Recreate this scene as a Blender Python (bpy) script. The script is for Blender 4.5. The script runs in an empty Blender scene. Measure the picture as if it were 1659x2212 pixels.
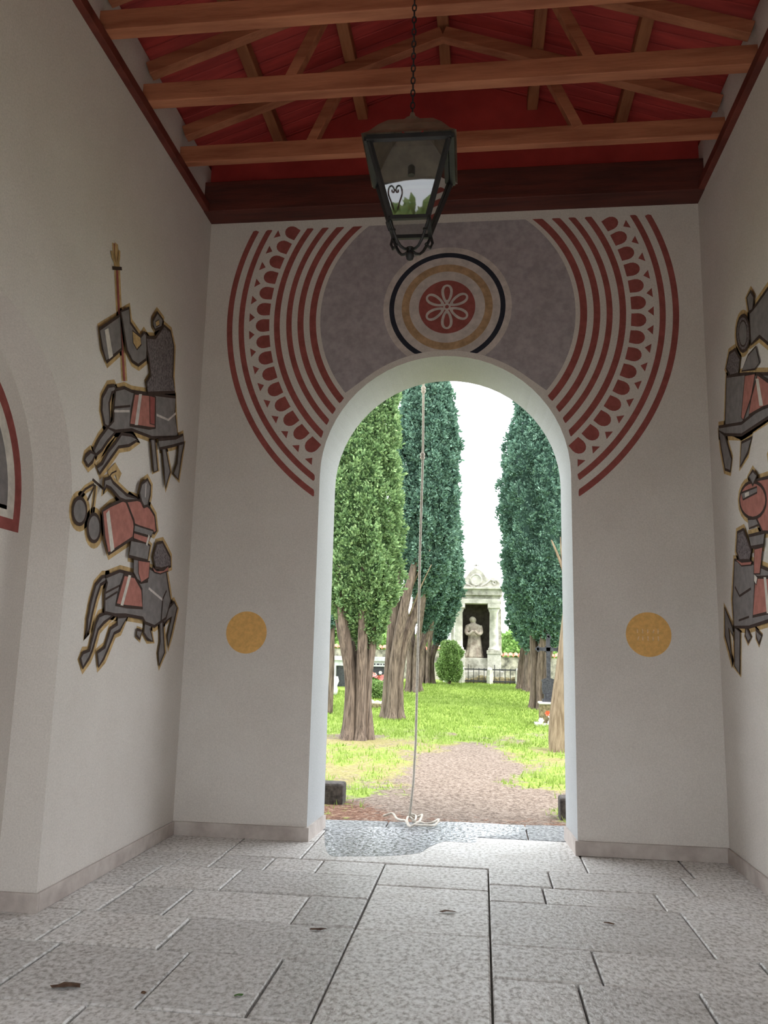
import bpy, bmesh, math, random
import numpy as np
from mathutils import Vector, Matrix, noise as mnoise

# ------------------------------------------------------------------ camera, sky, exposure
scene = bpy.context.scene
col = scene.collection
IW, IH, FPX = 1659, 2212, 1748.12
YAW, PITCH, ROLL = -0.1222, 0.1749, 0.0228
cy, sy, cp, sp = math.cos(YAW), math.sin(YAW), math.cos(PITCH), math.sin(PITCH)
FW = np.array([sy*cp, cy*cp, sp]); R0 = np.array([cy, -sy, 0]); U0 = np.cross(R0, FW)
RT = math.cos(ROLL)*R0 + math.sin(ROLL)*U0
UP = -math.sin(ROLL)*R0 + math.cos(ROLL)*U0
CAM = np.array([0, 0, 1.6])
cam_d = bpy.data.cameras.new('camera')
cam_d.sensor_fit = 'VERTICAL'; cam_d.sensor_height = 36.0; cam_d.lens = FPX/IH*36.0
cam_d.clip_start = 0.05; cam_d.clip_end = 500
cam = bpy.data.objects.new('camera', cam_d); col.objects.link(cam)
M3 = Matrix(((RT[0], UP[0], -FW[0]), (RT[1], UP[1], -FW[1]), (RT[2], UP[2], -FW[2])))
cam.matrix_world = Matrix.Translation(Vector(CAM)) @ M3.to_4x4()
scene.camera = cam

world = bpy.data.worlds.new('overcast_sky'); scene.world = world
world.use_nodes = True
wb = world.node_tree.nodes['Background']
wb.inputs[0].default_value = (0.91, 0.955, 1.0, 1); wb.inputs[1].default_value = 3.7
sun_d = bpy.data.lights.new('sun', 'SUN'); sun_d.energy = 3.4; sun_d.angle = math.radians(20)
sun_d.color = (1.0, 0.95, 0.86)
sun = bpy.data.objects.new('sun', sun_d); col.objects.link(sun)
sun.rotation_euler = Vector((-0.55, 0.33, -1.0)).to_track_quat('-Z', 'Y').to_euler()
vs = scene.view_settings
vs.view_transform = 'Standard'; vs.look = 'None'; vs.gamma = 1.0; vs.use_curve_mapping = False
vs.exposure = 0.4

# ------------------------------------------------------------------ constants of the place
XL, XR, D, ZC = -2.709, 2.008, 7.258, 5.84
AC, AR, ASZ, TH = -0.353, 1.150, 3.235, 0.61     # arch centre, radius, spring height, wall depth
AR2 = 1.115                                        # radius at the outer face
YB = 0.10                                          # inner face of the wall behind the camera
RIDGE = (XL+XR)/2

def ray(px, py):
    return FW + RT*(px-IW/2)/FPX - UP*(py-IH/2)/FPX
def at(px, py, ax, v):
    d = ray(px, py); t = (v-CAM[ax])/d[ax]
    return CAM + t*d
def gz(y):
    t = min(1.0, max(0.0, (y-19.0)/15.0)); return -0.02 + 0.52*t*t*(3-2*t)
def gpt(px, py):
    d = ray(px, py); lo, hi = 6.0, 60.0
    for _ in range(50):
        m = (lo+hi)/2; P = CAM + d*(m/d[1])
        if P[2] > gz(m): lo = m
        else: hi = m
    P = CAM + d*(lo/d[1]); return float(P[0]), float(P[1])

# ------------------------------------------------------------------ materials
def new_mat(name):
    m = bpy.data.materials.new(name); m.use_nodes = True
    nt = m.node_tree; b = nt.nodes['Principled BSDF']
    return m, nt, b
def N(nt, t, **kw):
    n = nt.nodes.new(t)
    for k, v in kw.items():
        if k in n.inputs: n.inputs[k].default_value = v
        else: setattr(n, k, v)
    return n
def ramp(nt, fac, stops):
    r = nt.nodes.new('ShaderNodeValToRGB')
    e = r.color_ramp.elements
    while len(e) < len(stops): e.new(0.5)
    for i, (p, c) in enumerate(stops):
        e[i].position = p; e[i].color = (*c, 1) if len(c) == 3 else c
    nt.links.new(fac, r.inputs[0]); return r.outputs[0]
def tex_noise(nt, scale, detail=4, rough=0.6, vec=None, stretch=None):
    tc = nt.nodes.new('ShaderNodeNewGeometry'); v = tc.outputs['Position']
    if stretch:
        mp = nt.nodes.new('ShaderNodeMapping'); mp.inputs['Scale'].default_value = stretch
        nt.links.new(v, mp.inputs[0]); v = mp.outputs[0]
    n = nt.nodes.new('ShaderNodeTexNoise'); n.inputs['Scale'].default_value = scale
    n.inputs['Detail'].default_value = detail; n.inputs['Roughness'].default_value = rough
    nt.links.new(v, n.inputs['Vector']); return n.outputs[0]
def mixc(nt, fac, a, b):
    m = nt.nodes.new('ShaderNodeMix'); m.data_type = 'RGBA'
    for s, v in ((m.inputs[0], fac), (m.inputs[6], a), (m.inputs[7], b)):
        if hasattr(v, 'is_linked'): nt.links.new(v, s)
        elif isinstance(v, tuple): s.default_value = (*v, 1) if len(v) == 3 else v
        else: s.default_value = v
    return m.outputs[2]
def bump(nt, b, h, strength, dist=0.01):
    n = nt.nodes.new('ShaderNodeBump'); n.inputs['Strength'].default_value = strength
    n.inputs['Distance'].default_value = dist
    nt.links.new(h, n.inputs['Height']); nt.links.new(n.outputs[0], b.inputs['Normal'])
def simple(name, c1, c2, scale, rough=0.8, bs=0.3, bscale=None, bd=0.01, stretch=None, lo=0.35, hi=0.65, spec=0.3, metal=0.0):
    m, nt, b = new_mat(name)
    f = tex_noise(nt, scale, 5, 0.6, stretch=stretch)
    c = ramp(nt, f, [(lo, c1), (hi, c2)])
    nt.links.new(c, b.inputs['Base Color'])
    b.inputs['Roughness'].default_value = rough; b.inputs['Specular IOR Level'].default_value = spec
    b.inputs['Metallic'].default_value = metal
    if bs:
        h = tex_noise(nt, bscale or scale*3, 5, 0.65, stretch=stretch); bump(nt, b, h, bs, bd)
    return m

def plaster(name, c1, c2, c3):
    m, nt, b = new_mat(name)
    f = tex_noise(nt, 1.3, 6, 0.65); c = ramp(nt, f, [(0.35, c1), (0.55, c2), (0.7, c3)])
    g = tex_noise(nt, 90, 3, 0.7); c2_ = mixc(nt, 0.5, c, ramp(nt, g, [(0.3, tuple(0.72*v for v in c2)), (0.7, tuple(min(1, 1.12*v) for v in c2))]))
    s = tex_noise(nt, 2.6, 5, 0.7, stretch=(2.2, 2.2, 0.25)); d = ramp(nt, s, [(0.66, (0, 0, 0)), (0.8, (1, 1, 1))])
    mm = nt.nodes.new('ShaderNodeMath'); mm.operation = 'MULTIPLY'; nt.links.new(d, mm.inputs[0]); mm.inputs[1].default_value = 0.25
    out = mixc(nt, mm.outputs[0], c2_, (0.40, 0.40, 0.40))
    nt.links.new(out, b.inputs['Base Color']); b.inputs['Roughness'].default_value = 0.9
    b.inputs['Specular IOR Level'].default_value = 0.15
    bump(nt, b, tex_noise(nt, 55, 5, 0.7), 0.35, 0.006)
    return m
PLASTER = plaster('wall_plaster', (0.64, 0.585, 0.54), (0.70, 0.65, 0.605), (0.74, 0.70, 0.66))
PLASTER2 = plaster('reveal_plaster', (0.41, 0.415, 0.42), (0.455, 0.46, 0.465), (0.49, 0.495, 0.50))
BASEST = simple('skirting_stone', (0.40, 0.34, 0.31), (0.56, 0.50, 0.46), 5, 0.7, 0.3, 40)
MORTAR = simple('floor_mortar', (0.06, 0.05, 0.04), (0.13, 0.11, 0.09), 12, 0.95, 0.5)

def floor_mat():
    m, nt, b = new_mat('floor_stone')
    inf = nt.nodes.new('ShaderNodeObjectInfo')
    big = tex_noise(nt, 2.2, 5, 0.6); c = ramp(nt, big, [(0.3, (0.46, 0.41, 0.36)), (0.5, (0.58, 0.545, 0.50)), (0.72, (0.66, 0.63, 0.60))])
    fine = tex_noise(nt, 36, 2.5, 0.65, stretch=(1.0, 0.75, 1.0)); c2 = ramp(nt, fine, [(0.36, (0.20, 0.185, 0.175)), (0.47, (0.55, 0.53, 0.52)), (0.62, (0.82, 0.81, 0.81))])
    c3 = mixc(nt, 0.55, c, c2)
    hs = nt.nodes.new('ShaderNodeHueSaturation'); nt.links.new(c3, hs.inputs['Color'])
    mr = nt.nodes.new('ShaderNodeMapRange'); mr.inputs[3].default_value = 0.86; mr.inputs[4].default_value = 1.1
    nt.links.new(inf.outputs['Random'], mr.inputs[0]); nt.links.new(mr.outputs[0], hs.inputs['Value'])
    st = tex_noise(nt, 1.1, 3, 0.5); sm = ramp(nt, st, [(0.62, (0, 0, 0)), (0.78, (0.5, 0.5, 0.5))])
    c4 = mixc(nt, sm, hs.outputs[0], (0.22, 0.17, 0.12))
    nt.links.new(c4, b.inputs['Base Color'])
    rr = ramp(nt, fine, [(0.35, (0.6, 0.6, 0.6)), (0.65, (0.30, 0.30, 0.30))])
    nt.links.new(rr, b.inputs['Roughness']); b.inputs['Specular IOR Level'].default_value = 0.5
    bump(nt, b, fine, 0.9, 0.009)
    return m
FLOOR = floor_mat()
def step_mat():
    m, nt, b = new_mat('weathered_step_stone')
    fine = tex_noise(nt, 27, 2, 0.6); c = ramp(nt, fine, [(0.40, (0.06, 0.062, 0.062)), (0.52, (0.23, 0.235, 0.245)), (0.66, (0.34, 0.345, 0.36))])
    nt.links.new(c, b.inputs['Base Color']); rr = ramp(nt, fine, [(0.4, (0.5, 0.5, 0.5)), (0.6, (0.28, 0.28, 0.28))]); nt.links.new(rr, b.inputs['Roughness'])
    bump(nt, b, fine, 0.9, 0.008); return m
STEP = step_mat()
def wet_mat():
    m, nt, b = new_mat('wet_film')
    fine = tex_noise(nt, 27, 2, 0.6); c = ramp(nt, fine, [(0.42, (0.045, 0.047, 0.052)), (0.52, (0.46, 0.47, 0.50))])  # pale speckle puts the reflected outdoors into the wet base colour
    nt.links.new(c, b.inputs['Base Color'])
    rr = ramp(nt, fine, [(0.4, (0.30, 0.30, 0.30)), (0.6, (0.10, 0.10, 0.10))]); nt.links.new(rr, b.inputs['Roughness'])
    b.inputs['Specular IOR Level'].default_value = 0.75
    bump(nt, b, fine, 0.9, 0.007); return m
WET = wet_mat()
WOOD = simple('truss_wood', (0.30, 0.10, 0.052), (0.52, 0.205, 0.11), 3, 0.6, 0.3, 20, stretch=(0.35, 3, 3), spec=0.3)
WOODY = simple('purlin_wood', (0.25, 0.085, 0.04), (0.42, 0.17, 0.08), 3, 0.6, 0.3, 20, stretch=(3, 0.35, 3))
def deck_mat():
    m, nt, b = new_mat('roof_boards')
    f = tex_noise(nt, 3, 4, 0.6, stretch=(0.5, 4, 0.5)); c = ramp(nt, f, [(0.35, (0.36, 0.036, 0.034)), (0.65, (0.56, 0.065, 0.055))])
    nt.links.new(c, b.inputs['Base Color']); b.inputs['Roughness'].default_value = 0.65
    g = nt.nodes.new('ShaderNodeNewGeometry'); w = nt.nodes.new('ShaderNodeTexWave'); w.bands_direction = 'Y'
    w.inputs['Scale'].default_value = 2.2; w.inputs['Distortion'].default_value = 0
    nt.links.new(g.outputs['Position'], w.inputs['Vector'])
    h = ramp(nt, w.outputs['Fac'], [(0.0, (0, 0, 0)), (0.06, (1, 1, 1))]); bump(nt, b, h, 0.5, 0.01)
    return m
DECK = deck_mat()
SHADEWOOD = simple('shaded_beam_wood', (0.06, 0.018, 0.014), (0.12, 0.03, 0.022), 4, 0.6, 0.25, 22, stretch=(0.35, 3, 3))  # end beam lies unlit; its shade is put into the wood colour
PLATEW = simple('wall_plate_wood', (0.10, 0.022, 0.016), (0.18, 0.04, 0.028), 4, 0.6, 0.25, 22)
IRON = simple('lantern_iron', (0.006, 0.006, 0.008), (0.016, 0.015, 0.016), 8, 0.55, 0.15, 60, spec=0.5)
COPPER = simple('lantern_hood_metal', (0.10, 0.07, 0.05), (0.20, 0.15, 0.11), 9, 0.45, 0.1, 60, spec=0.5)
def paint(name, c, v=0.14, sc=14):
    return simple(name, tuple(x*(1-v) for x in c), tuple(min(1, x*(1+v)) for x in c), sc, 0.9, 0.25, 55, 0.004, spec=0.12)
P_RED = paint('paint_oxide_red', (0.30, 0.088, 0.078))
P_PINK = paint('paint_rose', (0.40, 0.165, 0.135))
P_GREY = paint('paint_slate', (0.205, 0.185, 0.18))
P_GREY2 = paint('paint_dark_grey', (0.375, 0.335, 0.35))
P_MAIL = paint('paint_mail_grey', (0.155, 0.13, 0.132), 0.5, 60)
P_BLACK = paint('paint_outline', (0.055, 0.036, 0.030))
P_NAVY = paint('paint_blue_black', (0.030, 0.032, 0.045))
P_OCHRE = paint('paint_ochre', (0.74, 0.43, 0.15), 0.10, 30)
P_WORN = paint('paint_worn_letters', (0.74, 0.52, 0.30), 0.2, 60)
P_HALO = paint('paint_ochre_halo', (0.48, 0.325, 0.155), 0.22, 18)
P_WHITE = paint('paint_off_white', (0.62, 0.57, 0.51))
P_OCH2 = paint('paint_roundel_ochre', (0.42, 0.275, 0.16), 0.2, 18)
P_PALE = paint('paint_pale_grey', (0.55, 0.49, 0.46))

def glass_mat():
    m = bpy.data.materials.new('lantern_glass'); m.use_nodes = True; nt = m.node_tree; nt.nodes.clear()
    o = nt.nodes.new('ShaderNodeOutputMaterial'); tr = nt.nodes.new('ShaderNodeBsdfTransparent'); gl = nt.nodes.new('ShaderNodeBsdfGlossy')
    tr.inputs[0].default_value = (0.80, 0.82, 0.80, 1); gl.inputs['Roughness'].default_value = 0.015
    mx = nt.nodes.new('ShaderNodeMixShader'); fr = nt.nodes.new('ShaderNodeFresnel'); fr.inputs[0].default_value = 1.9
    nt.links.new(fr.outputs[0], mx.inputs[0]); nt.links.new(tr.outputs[0], mx.inputs[1]); nt.links.new(gl.outputs[0], mx.inputs[2])
    nt.links.new(mx.outputs[0], o.inputs[0]); return m
GLASS = glass_mat()
ROPE = simple('rope_hemp', (0.42, 0.38, 0.32), (0.60, 0.56, 0.50), 60, 0.9, 0.5, 150, 0.004)
BARK = simple('cypress_bark', (0.060, 0.042, 0.032), (0.235, 0.175, 0.135), 7, 0.9, 0.9, 16, 0.04, stretch=(4, 4, 0.35))
BARKL = simple('pale_bark', (0.15, 0.105, 0.065), (0.30, 0.23, 0.155), 6, 0.9, 0.6, 16, 0.03, stretch=(4, 4, 0.4))
MSTONE = simple('monument_stone', (0.17, 0.165, 0.13), (0.50, 0.48, 0.42), 3.2, 0.85, 0.6, 14, 0.03, lo=0.3, hi=0.6)
MSTONE2 = simple('monument_light_stone', (0.36, 0.35, 0.30), (0.62, 0.60, 0.54), 3.5, 0.85, 0.5, 14, 0.03)
MDARK = simple('niche_back_dark', (0.045, 0.035, 0.032), (0.10, 0.08, 0.07), 6, 0.9, 0.4)  # niche back, far darker than the other monument stone
STATUE = simple('statue_stone', (0.20, 0.16, 0.13), (0.46, 0.41, 0.34), 4, 0.85, 0.4, 16, 0.02)
IRONX = simple('grave_iron', (0.014, 0.014, 0.018), (0.05, 0.05, 0.06), 25, 0.6, 0.3, 50)
MOSS = simple('mossy_stone', (0.075, 0.065, 0.03), (0.24, 0.20, 0.11), 14, 0.95, 0.7, 30, 0.02)
TILE = simple('roof_tile', (0.36, 0.12, 0.075), (0.55, 0.24, 0.16), 5, 0.8, 0.3)
RUBBLE = simple('boundary_rubble', (0.10, 0.095, 0.08), (0.40, 0.37, 0.31), 3.5, 0.9, 0.8, 8, 0.05)
BLOCKM = simple('dark_block_stone', (0.030, 0.026, 0.024), (0.085, 0.072, 0.065), 22, 0.9, 0.5, 40)
TOMB = simple('tomb_marble', (0.42, 0.43, 0.42), (0.62, 0.63, 0.62), 4, 0.6, 0.1)
TOMBD = simple('tomb_dark_front', (0.02, 0.022, 0.025), (0.055, 0.058, 0.06), 20, 0.4, 0.1)  # tomb recess built as a near-black front
WHITE = simple('white_paint', (0.66, 0.66, 0.64), (0.74, 0.74, 0.72), 5, 0.6, 0)
ROCK = simple('pale_rock', (0.36, 0.30, 0.24), (0.60, 0.53, 0.46), 6, 0.9, 0.6, 20, 0.02)
F_PINK = simple('petal_pink', (0.55, 0.16, 0.17), (0.70, 0.30, 0.28), 20, 0.7, 0)
F_RED = simple('petal_red', (0.55, 0.07, 0.03), (0.65, 0.14, 0.06), 20, 0.7, 0)
F_WHITE = simple('petal_white', (0.60, 0.60, 0.58), (0.74, 0.74, 0.72), 20, 0.7, 0)
DRY = simple('dry_leaf', (0.06, 0.03, 0.02), (0.14, 0.08, 0.045), 30, 0.8, 0)
FRESH = simple('fresh_leaf', (0.05, 0.12, 0.025), (0.09, 0.19, 0.04), 30, 0.6, 0)

def leaf_mat(name, dark, mid, light, trans=0.25):
    m, nt, b = new_mat(name)
    a = nt.nodes.new('ShaderNodeAttribute'); a.attribute_name = 'tone'
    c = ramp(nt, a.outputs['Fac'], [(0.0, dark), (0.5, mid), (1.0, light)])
    nt.links.new(c, b.inputs['Base Color']); b.inputs['Roughness'].default_value = 0.7
    b.inputs['Specular IOR Level'].default_value = 0.2
    o = nt.nodes['Material Output']; t = nt.nodes.new('ShaderNodeBsdfTranslucent'); mx = nt.nodes.new('ShaderNodeMixShader')
    nt.links.new(c, t.inputs[0]); mx.inputs[0].default_value = trans
    nt.links.new(b.outputs[0], mx.inputs[1]); nt.links.new(t.outputs[0], mx.inputs[2]); nt.links.new(mx.outputs[0], o.inputs[0])
    return m
LEAF_A = leaf_mat('cypress_sunlit_green', (0.058, 0.118, 0.048), (0.175, 0.285, 0.115), (0.38, 0.51, 0.24))  # yellower leaf copy: sun on the front tree put into the colour
LEAF_B = leaf_mat('cypress_hazed_green', (0.050, 0.105, 0.082), (0.125, 0.225, 0.165), (0.26, 0.40, 0.30))  # bluer leaf copy: haze and flare painted into the colour
LEAF_C = leaf_mat('shrub_green', (0.10, 0.18, 0.05), (0.24, 0.37, 0.12), (0.40, 0.52, 0.23))
LEAF_D = leaf_mat('far_tree_green', (0.10, 0.20, 0.04), (0.20, 0.34, 0.09), (0.30, 0.44, 0.15))
GRASS = leaf_mat('grass_blades', (0.12, 0.18, 0.03), (0.23, 0.33, 0.065), (0.37, 0.45, 0.14), 0.35)

def ground_mat():
    m, nt, b = new_mat('cemetery_ground')
    def attr(n):
        a = nt.nodes.new('ShaderNodeAttribute'); a.attribute_name = n; return a.outputs['Fac']
    fine = tex_noise(nt, 26, 4, 0.75); mid = tex_noise(nt, 7, 5, 0.7)
    grav = ramp(nt, fine, [(0.33, (0.05, 0.04, 0.033)), (0.48, (0.165, 0.125, 0.10)), (0.66, (0.285, 0.24, 0.205))])
    lit = ramp(nt, fine, [(0.35, (0.055, 0.028, 0.018)), (0.5, (0.17, 0.088, 0.06)), (0.68, (0.32, 0.23, 0.17))])
    gr = ramp(nt, fine, [(0.3, (0.09, 0.125, 0.022)), (0.5, (0.20, 0.285, 0.05)), (0.7, (0.33, 0.38, 0.11))])
    dry = ramp(nt, fine, [(0.3, (0.11, 0.10, 0.035)), (0.5, (0.215, 0.19, 0.08)), (0.7, (0.31, 0.26, 0.155))])
    def edge(a, sc):
        ad = nt.nodes.new('ShaderNodeMath'); ad.operation = 'ADD'; nt.links.new(attr(a), ad.inputs[0]); nt.links.new(tex_noise(nt, sc, 5, 0.75), ad.inputs[1])
        return ramp(nt, ad.outputs[0], [(0.86, (0, 0, 0)), (1.08, (1, 1, 1))])
    c = mixc(nt, edge('litter', 9), grav, lit)
    c = mixc(nt, edge('dry', 5), c, dry)
    c = mixc(nt, edge('grass', 6), c, gr)
    nt.links.new(c, b.inputs['Base Color']); b.inputs['Roughness'].default_value = 0.95; b.inputs['Specular IOR Level'].default_value = 0.1
    bump(nt, b, fine, 0.8, 0.02); return m
GROUND = ground_mat()
GRAVEL = simple('forecourt_gravel', (0.30, 0.275, 0.235), (0.44, 0.41, 0.36), 12, 0.95, 0.4)

# ------------------------------------------------------------------ mesh helpers
class MB:
    def __init__(s): s.v = []; s.f = []; s.m = []
    def add(s, vs_, fs_, mi=0):
        o = len(s.v); s.v += [tuple(map(float, p)) for p in vs_]
        s.f += [tuple(i+o for i in f) for f in fs_]; s.m += [mi]*len(fs_)
        return s
    def box(s, x0, x1, y0, y1, z0, z1, mi=0):
        v = [(x0,y0,z0),(x1,y0,z0),(x1,y1,z0),(x0,y1,z0),(x0,y0,z1),(x1,y0,z1),(x1,y1,z1),(x0,y1,z1)]
        return s.add(v, [(0,3,2,1),(4,5,6,7),(0,1,5,4),(1,2,6,5),(2,3,7,6),(3,0,4,7)], mi)
    def bar(s, a, b, w, h, mi=0, upv=(0,0,1)):
        a = Vector(a); b = Vector(b); d = (b-a).normalized(); u = Vector(upv)
        if abs(d.dot(u)) > 0.98: u = Vector((0,1,0))
        r = d.cross(u).normalized(); u = r.cross(d).normalized()
        q = [r*sx*w/2+u*sz*h/2 for sx, sz in ((-1,-1),(1,-1),(1,1),(-1,1))]
        return s.add([a+k for k in q]+[b+k for k in q], [(3,2,1,0),(4,5,6,7),(0,1,5,4),(1,2,6,5),(2,3,7,6),(3,0,4,7)], mi)
    def tube(s, pts, rad, n=8, mi=0, cap=True, lobes=0, la=0.0, ph=0.0):
        pts = [Vector(p) for p in pts]; k = len(pts)
        if not hasattr(rad, '__len__'): rad = [rad]*k
        vs_ = []; ref = None
        for i, p in enumerate(pts):
            d = (pts[min(i+1, k-1)]-pts[max(i-1, 0)]).normalized()
            if ref is None: ref = Vector((1,0,0)) if abs(d.x) < 0.9 else Vector((0,1,0))
            u = (ref-d*ref.dot(d)).normalized(); w = d.cross(u); ref = u
            for j in range(n):
                t = 2*math.pi*j/n; rr = rad[i]*(1+la*math.cos(lobes*t+ph+0.25*i)) if lobes else rad[i]
                vs_.append(p+(u*math.cos(t)+w*math.sin(t))*rr)
        fs_ = [(i*n+j, i*n+(j+1) % n, (i+1)*n+(j+1) % n, (i+1)*n+j) for i in range(k-1) for j in range(n)]
        if cap: fs_ += [tuple(reversed(range(n))), tuple(range((k-1)*n, k*n))]
        return s.add(vs_, fs_, mi)
    def lathe(s, prof, c=(0,0,0), n=16, mi=0, sx=1.0, sy_=1.0):
        vs_ = []; k = len(prof)
        for r, z in prof:
            for j in range(n):
                t = 2*math.pi*j/n; vs_.append((c[0]+r*sx*math.cos(t), c[1]+r*sy_*math.sin(t), c[2]+z))
        fs_ = [(i*n+j, i*n+(j+1) % n, (i+1)*n+(j+1) % n, (i+1)*n+j) for i in range(k-1) for j in range(n)]
        fs_ += [tuple(reversed(range(n))), tuple(range((k-1)*n, k*n))]
        return s.add(vs_, fs_, mi)
    def prism(s, poly, y0, y1, mi=0):          # polygon in (x, z), counter-clockwise seen from -Y
        n = len(poly); vs_ = [(x, y0, z) for x, z in poly]+[(x, y1, z) for x, z in poly]
        fs_ = [tuple(range(n)), tuple(reversed(range(n, 2*n)))]+[(i+n, (i+1) % n+n, (i+1) % n, i) for i in range(n)]
        return s.add(vs_, fs_, mi)
    def build(s, name, mats, parent=None, smooth=False, bevel=0):
        me = bpy.data.meshes.new(name); me.from_pydata(s.v, [], s.f)
        if not isinstance(mats, (list, tuple)): mats = [mats]
        for m in mats: me.materials.append(m)
        if len(mats) > 1: me.polygons.foreach_set('material_index', s.m)
        if smooth: me.polygons.foreach_set('use_smooth', [True]*len(me.polygons))
        me.update(); o = bpy.data.objects.new(name, me); col.objects.link(o)
        if parent: o.parent = parent
        if bevel:
            b = o.modifiers.new('bevel', 'BEVEL'); b.width = bevel; b.segments = 2; b.limit_method = 'ANGLE'
        return o
def tag(o, label=None, cat=None, group=None, kind=None):
    for k, v in (('label', label), ('category', cat), ('group', group), ('kind', kind)):
        if v: o[k] = v
    return o
def empty(name, loc=(0,0,0), label=None, cat=None, group=None):
    o = bpy.data.objects.new(name, None); o.empty_display_size = 0.1; o.location = loc; col.objects.link(o)
    return tag(o, label, cat, group)
def relocate(root):            # children built in world space keep their place under an Empty that is not at the origin
    bpy.context.view_layer.update()
    inv = root.matrix_world.inverted()
    for c in root.children:
        c.matrix_parent_inverse = inv
def struct(o): o['kind'] = 'structure'; return o

# ------------------------------------------------------------------ room shell
def arch_pts(c, r, zs, n=32):
    return [(c+r*math.cos(math.pi*(1-i/n)), zs+r*math.sin(math.pi*(1-i/n))) for i in range(n+1)]

def arched_wall_faces(mb, u0, u1, z1, c, r, zs, put, mi=0, flip=False):
    pts = [(c-r, 0.0)]+arch_pts(c, r, zs)+[(c+r, 0.0)]
    def q(poly):
        v = [put(a, b) for a, b in poly]
        if flip: v = v[::-1]
        mb.add(v, [tuple(range(len(v)))], mi)
    q([(u0, 0), (c-r, 0), (c-r, zs), (c-r, z1), (u0, z1)])
    q([(c+r, 0), (u1, 0), (u1, z1), (c+r, z1), (c+r, zs)])
    ap = arch_pts(c, r, zs)
    for (a, b), (a2, b2) in zip(ap[:-1], ap[1:]): q([(a, b), (a2, b2), (a2, z1), (a, z1)])
    return pts

# wall with the arch towards the cemetery
mb = MB()
p1 = arched_wall_faces(mb, XL-0.6, XR+0.6, 7.3, AC, AR, ASZ, lambda a, b: (a, D, b))
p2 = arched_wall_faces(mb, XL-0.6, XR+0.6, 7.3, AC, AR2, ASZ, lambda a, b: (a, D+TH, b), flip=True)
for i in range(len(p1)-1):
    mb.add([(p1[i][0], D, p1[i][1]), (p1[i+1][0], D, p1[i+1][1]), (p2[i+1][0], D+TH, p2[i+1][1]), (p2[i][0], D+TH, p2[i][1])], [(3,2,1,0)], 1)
mb.add([(XL-.6,D,7.3),(XR+.6,D,7.3),(XR+.6,D+TH,7.3),(XL-.6,D+TH,7.3)], [(0,1,2,3)])
for x in (XL-.6, XR+.6): mb.add([(x,D,0),(x,D+TH,0),(x,D+TH,7.3),(x,D,7.3)], [(0,1,2,3)])
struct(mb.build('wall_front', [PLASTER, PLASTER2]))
# wall behind the camera, wide open arch to the forecourt
mb = MB(); BR, BSZ = 1.78, 2.33
b1 = arched_wall_faces(mb, XL-0.6, XR+0.6, 7.3, AC-0.12, BR, BSZ, lambda a, b: (a, YB, b), flip=True)
b2 = arched_wall_faces(mb, XL-0.6, XR+0.6, 7.3, AC-0.12, BR, BSZ, lambda a, b: (a, YB-0.6, b))
for i in range(len(b1)-1):
    mb.add([(b1[i][0], YB, b1[i][1]), (b1[i+1][0], YB, b1[i+1][1]), (b2[i+1][0], YB-.6, b2[i+1][1]), (b2[i][0], YB-.6, b2[i][1])], [(0,1,2,3)], 1)
struct(mb.build('wall_back', [PLASTER, PLASTER2]))
# side walls, each with a shallow arched niche
NC, NR, NZ, ND = 3.86, 1.15, 2.45, 0.27
def side_wall(name, x, s):
    mb = MB(); ztop = 6.36
    arched_wall_faces(mb, YB-0.6, D, ztop, NC, NR, NZ, lambda a, b: (x, a, b), flip=(s > 0))
    pts = [(NC-NR, 0.0)]+arch_pts(NC, NR, NZ)+[(NC+NR, 0.0)]
    xn = x+s*ND
    for (a, b), (a2, b2) in zip(pts[:-1], pts[1:]):
        f = [(x, a, b), (x, a2, b2), (xn, a2, b2), (xn, a, b)]; mb.add(f, [(0,1,2,3) if s < 0 else (3,2,1,0)])
    f = [(xn, a, b) for a, b in pts]; mb.add(f, [tuple(range(len(f)))])
    xo = x+s*0.6
    mb.add([(xo,YB-.6,0),(xo,D,0),(xo,D,ztop),(xo,YB-.6,ztop)], [(0,1,2,3)])
    mb.add([(x,YB-.6,ztop),(x,D,ztop),(xo,D,ztop),(xo,YB-.6,ztop)], [(0,1,2,3)])
    return struct(mb.build(name, PLASTER))
side_wall('wall_left', XL, -1); side_wall('wall_right', XR, 1)

# skirting stones
BH, BT = 0.115, 0.022
def skirting(name, runs, chip=None):
    mb = MB()
    for r in runs: mb.box(*r, 0.0, BH)
    return struct(mb.build(name, BASEST, bevel=0.006))
skirting('baseboard_left', [(XL, XL+BT, NC+NR, D), (XL-ND, XL+BT, NC+NR-BT, NC+NR), (XL-ND, XL-ND+BT, NC-NR, NC+NR-BT),
                            (XL-ND, XL+BT, NC-NR, NC-NR+BT), (XL, XL+BT, YB, NC-NR)])
skirting('baseboard_right', [(XR-BT, XR, NC+NR, D), (XR-BT, XR+ND, NC+NR-BT, NC+NR), (XR+ND-BT, XR+ND, NC-NR, NC+NR-BT),
                             (XR-BT, XR+ND, NC-NR, NC-NR+BT), (XR-BT, XR, YB, NC-NR)])
def jamb_skirting(name, s):
    xa, xb = AC+s*AR, AC+s*AR2; xw = XL+BT if s < 0 else XR-BT
    pl = [(xw, D), (xw, D-BT), (xa-s*BT, D-BT), (xb-s*BT, D+TH-0.03), (xb, D+TH-0.03), (xa, D)]
    mb = MB(); n = len(pl)
    mb.add([(x, y, 0) for x, y in pl]+[(x, y, BH) for x, y in pl],
           [tuple(range(n, 2*n))]+[((i+1) % n, i, i+n, (i+1) % n+n) for i in range(n)])
    return struct(mb.build(name, BASEST))
jamb_skirting('baseboard_front_left', -1); jamb_skirting('baseboard_front_right', 1)

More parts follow.
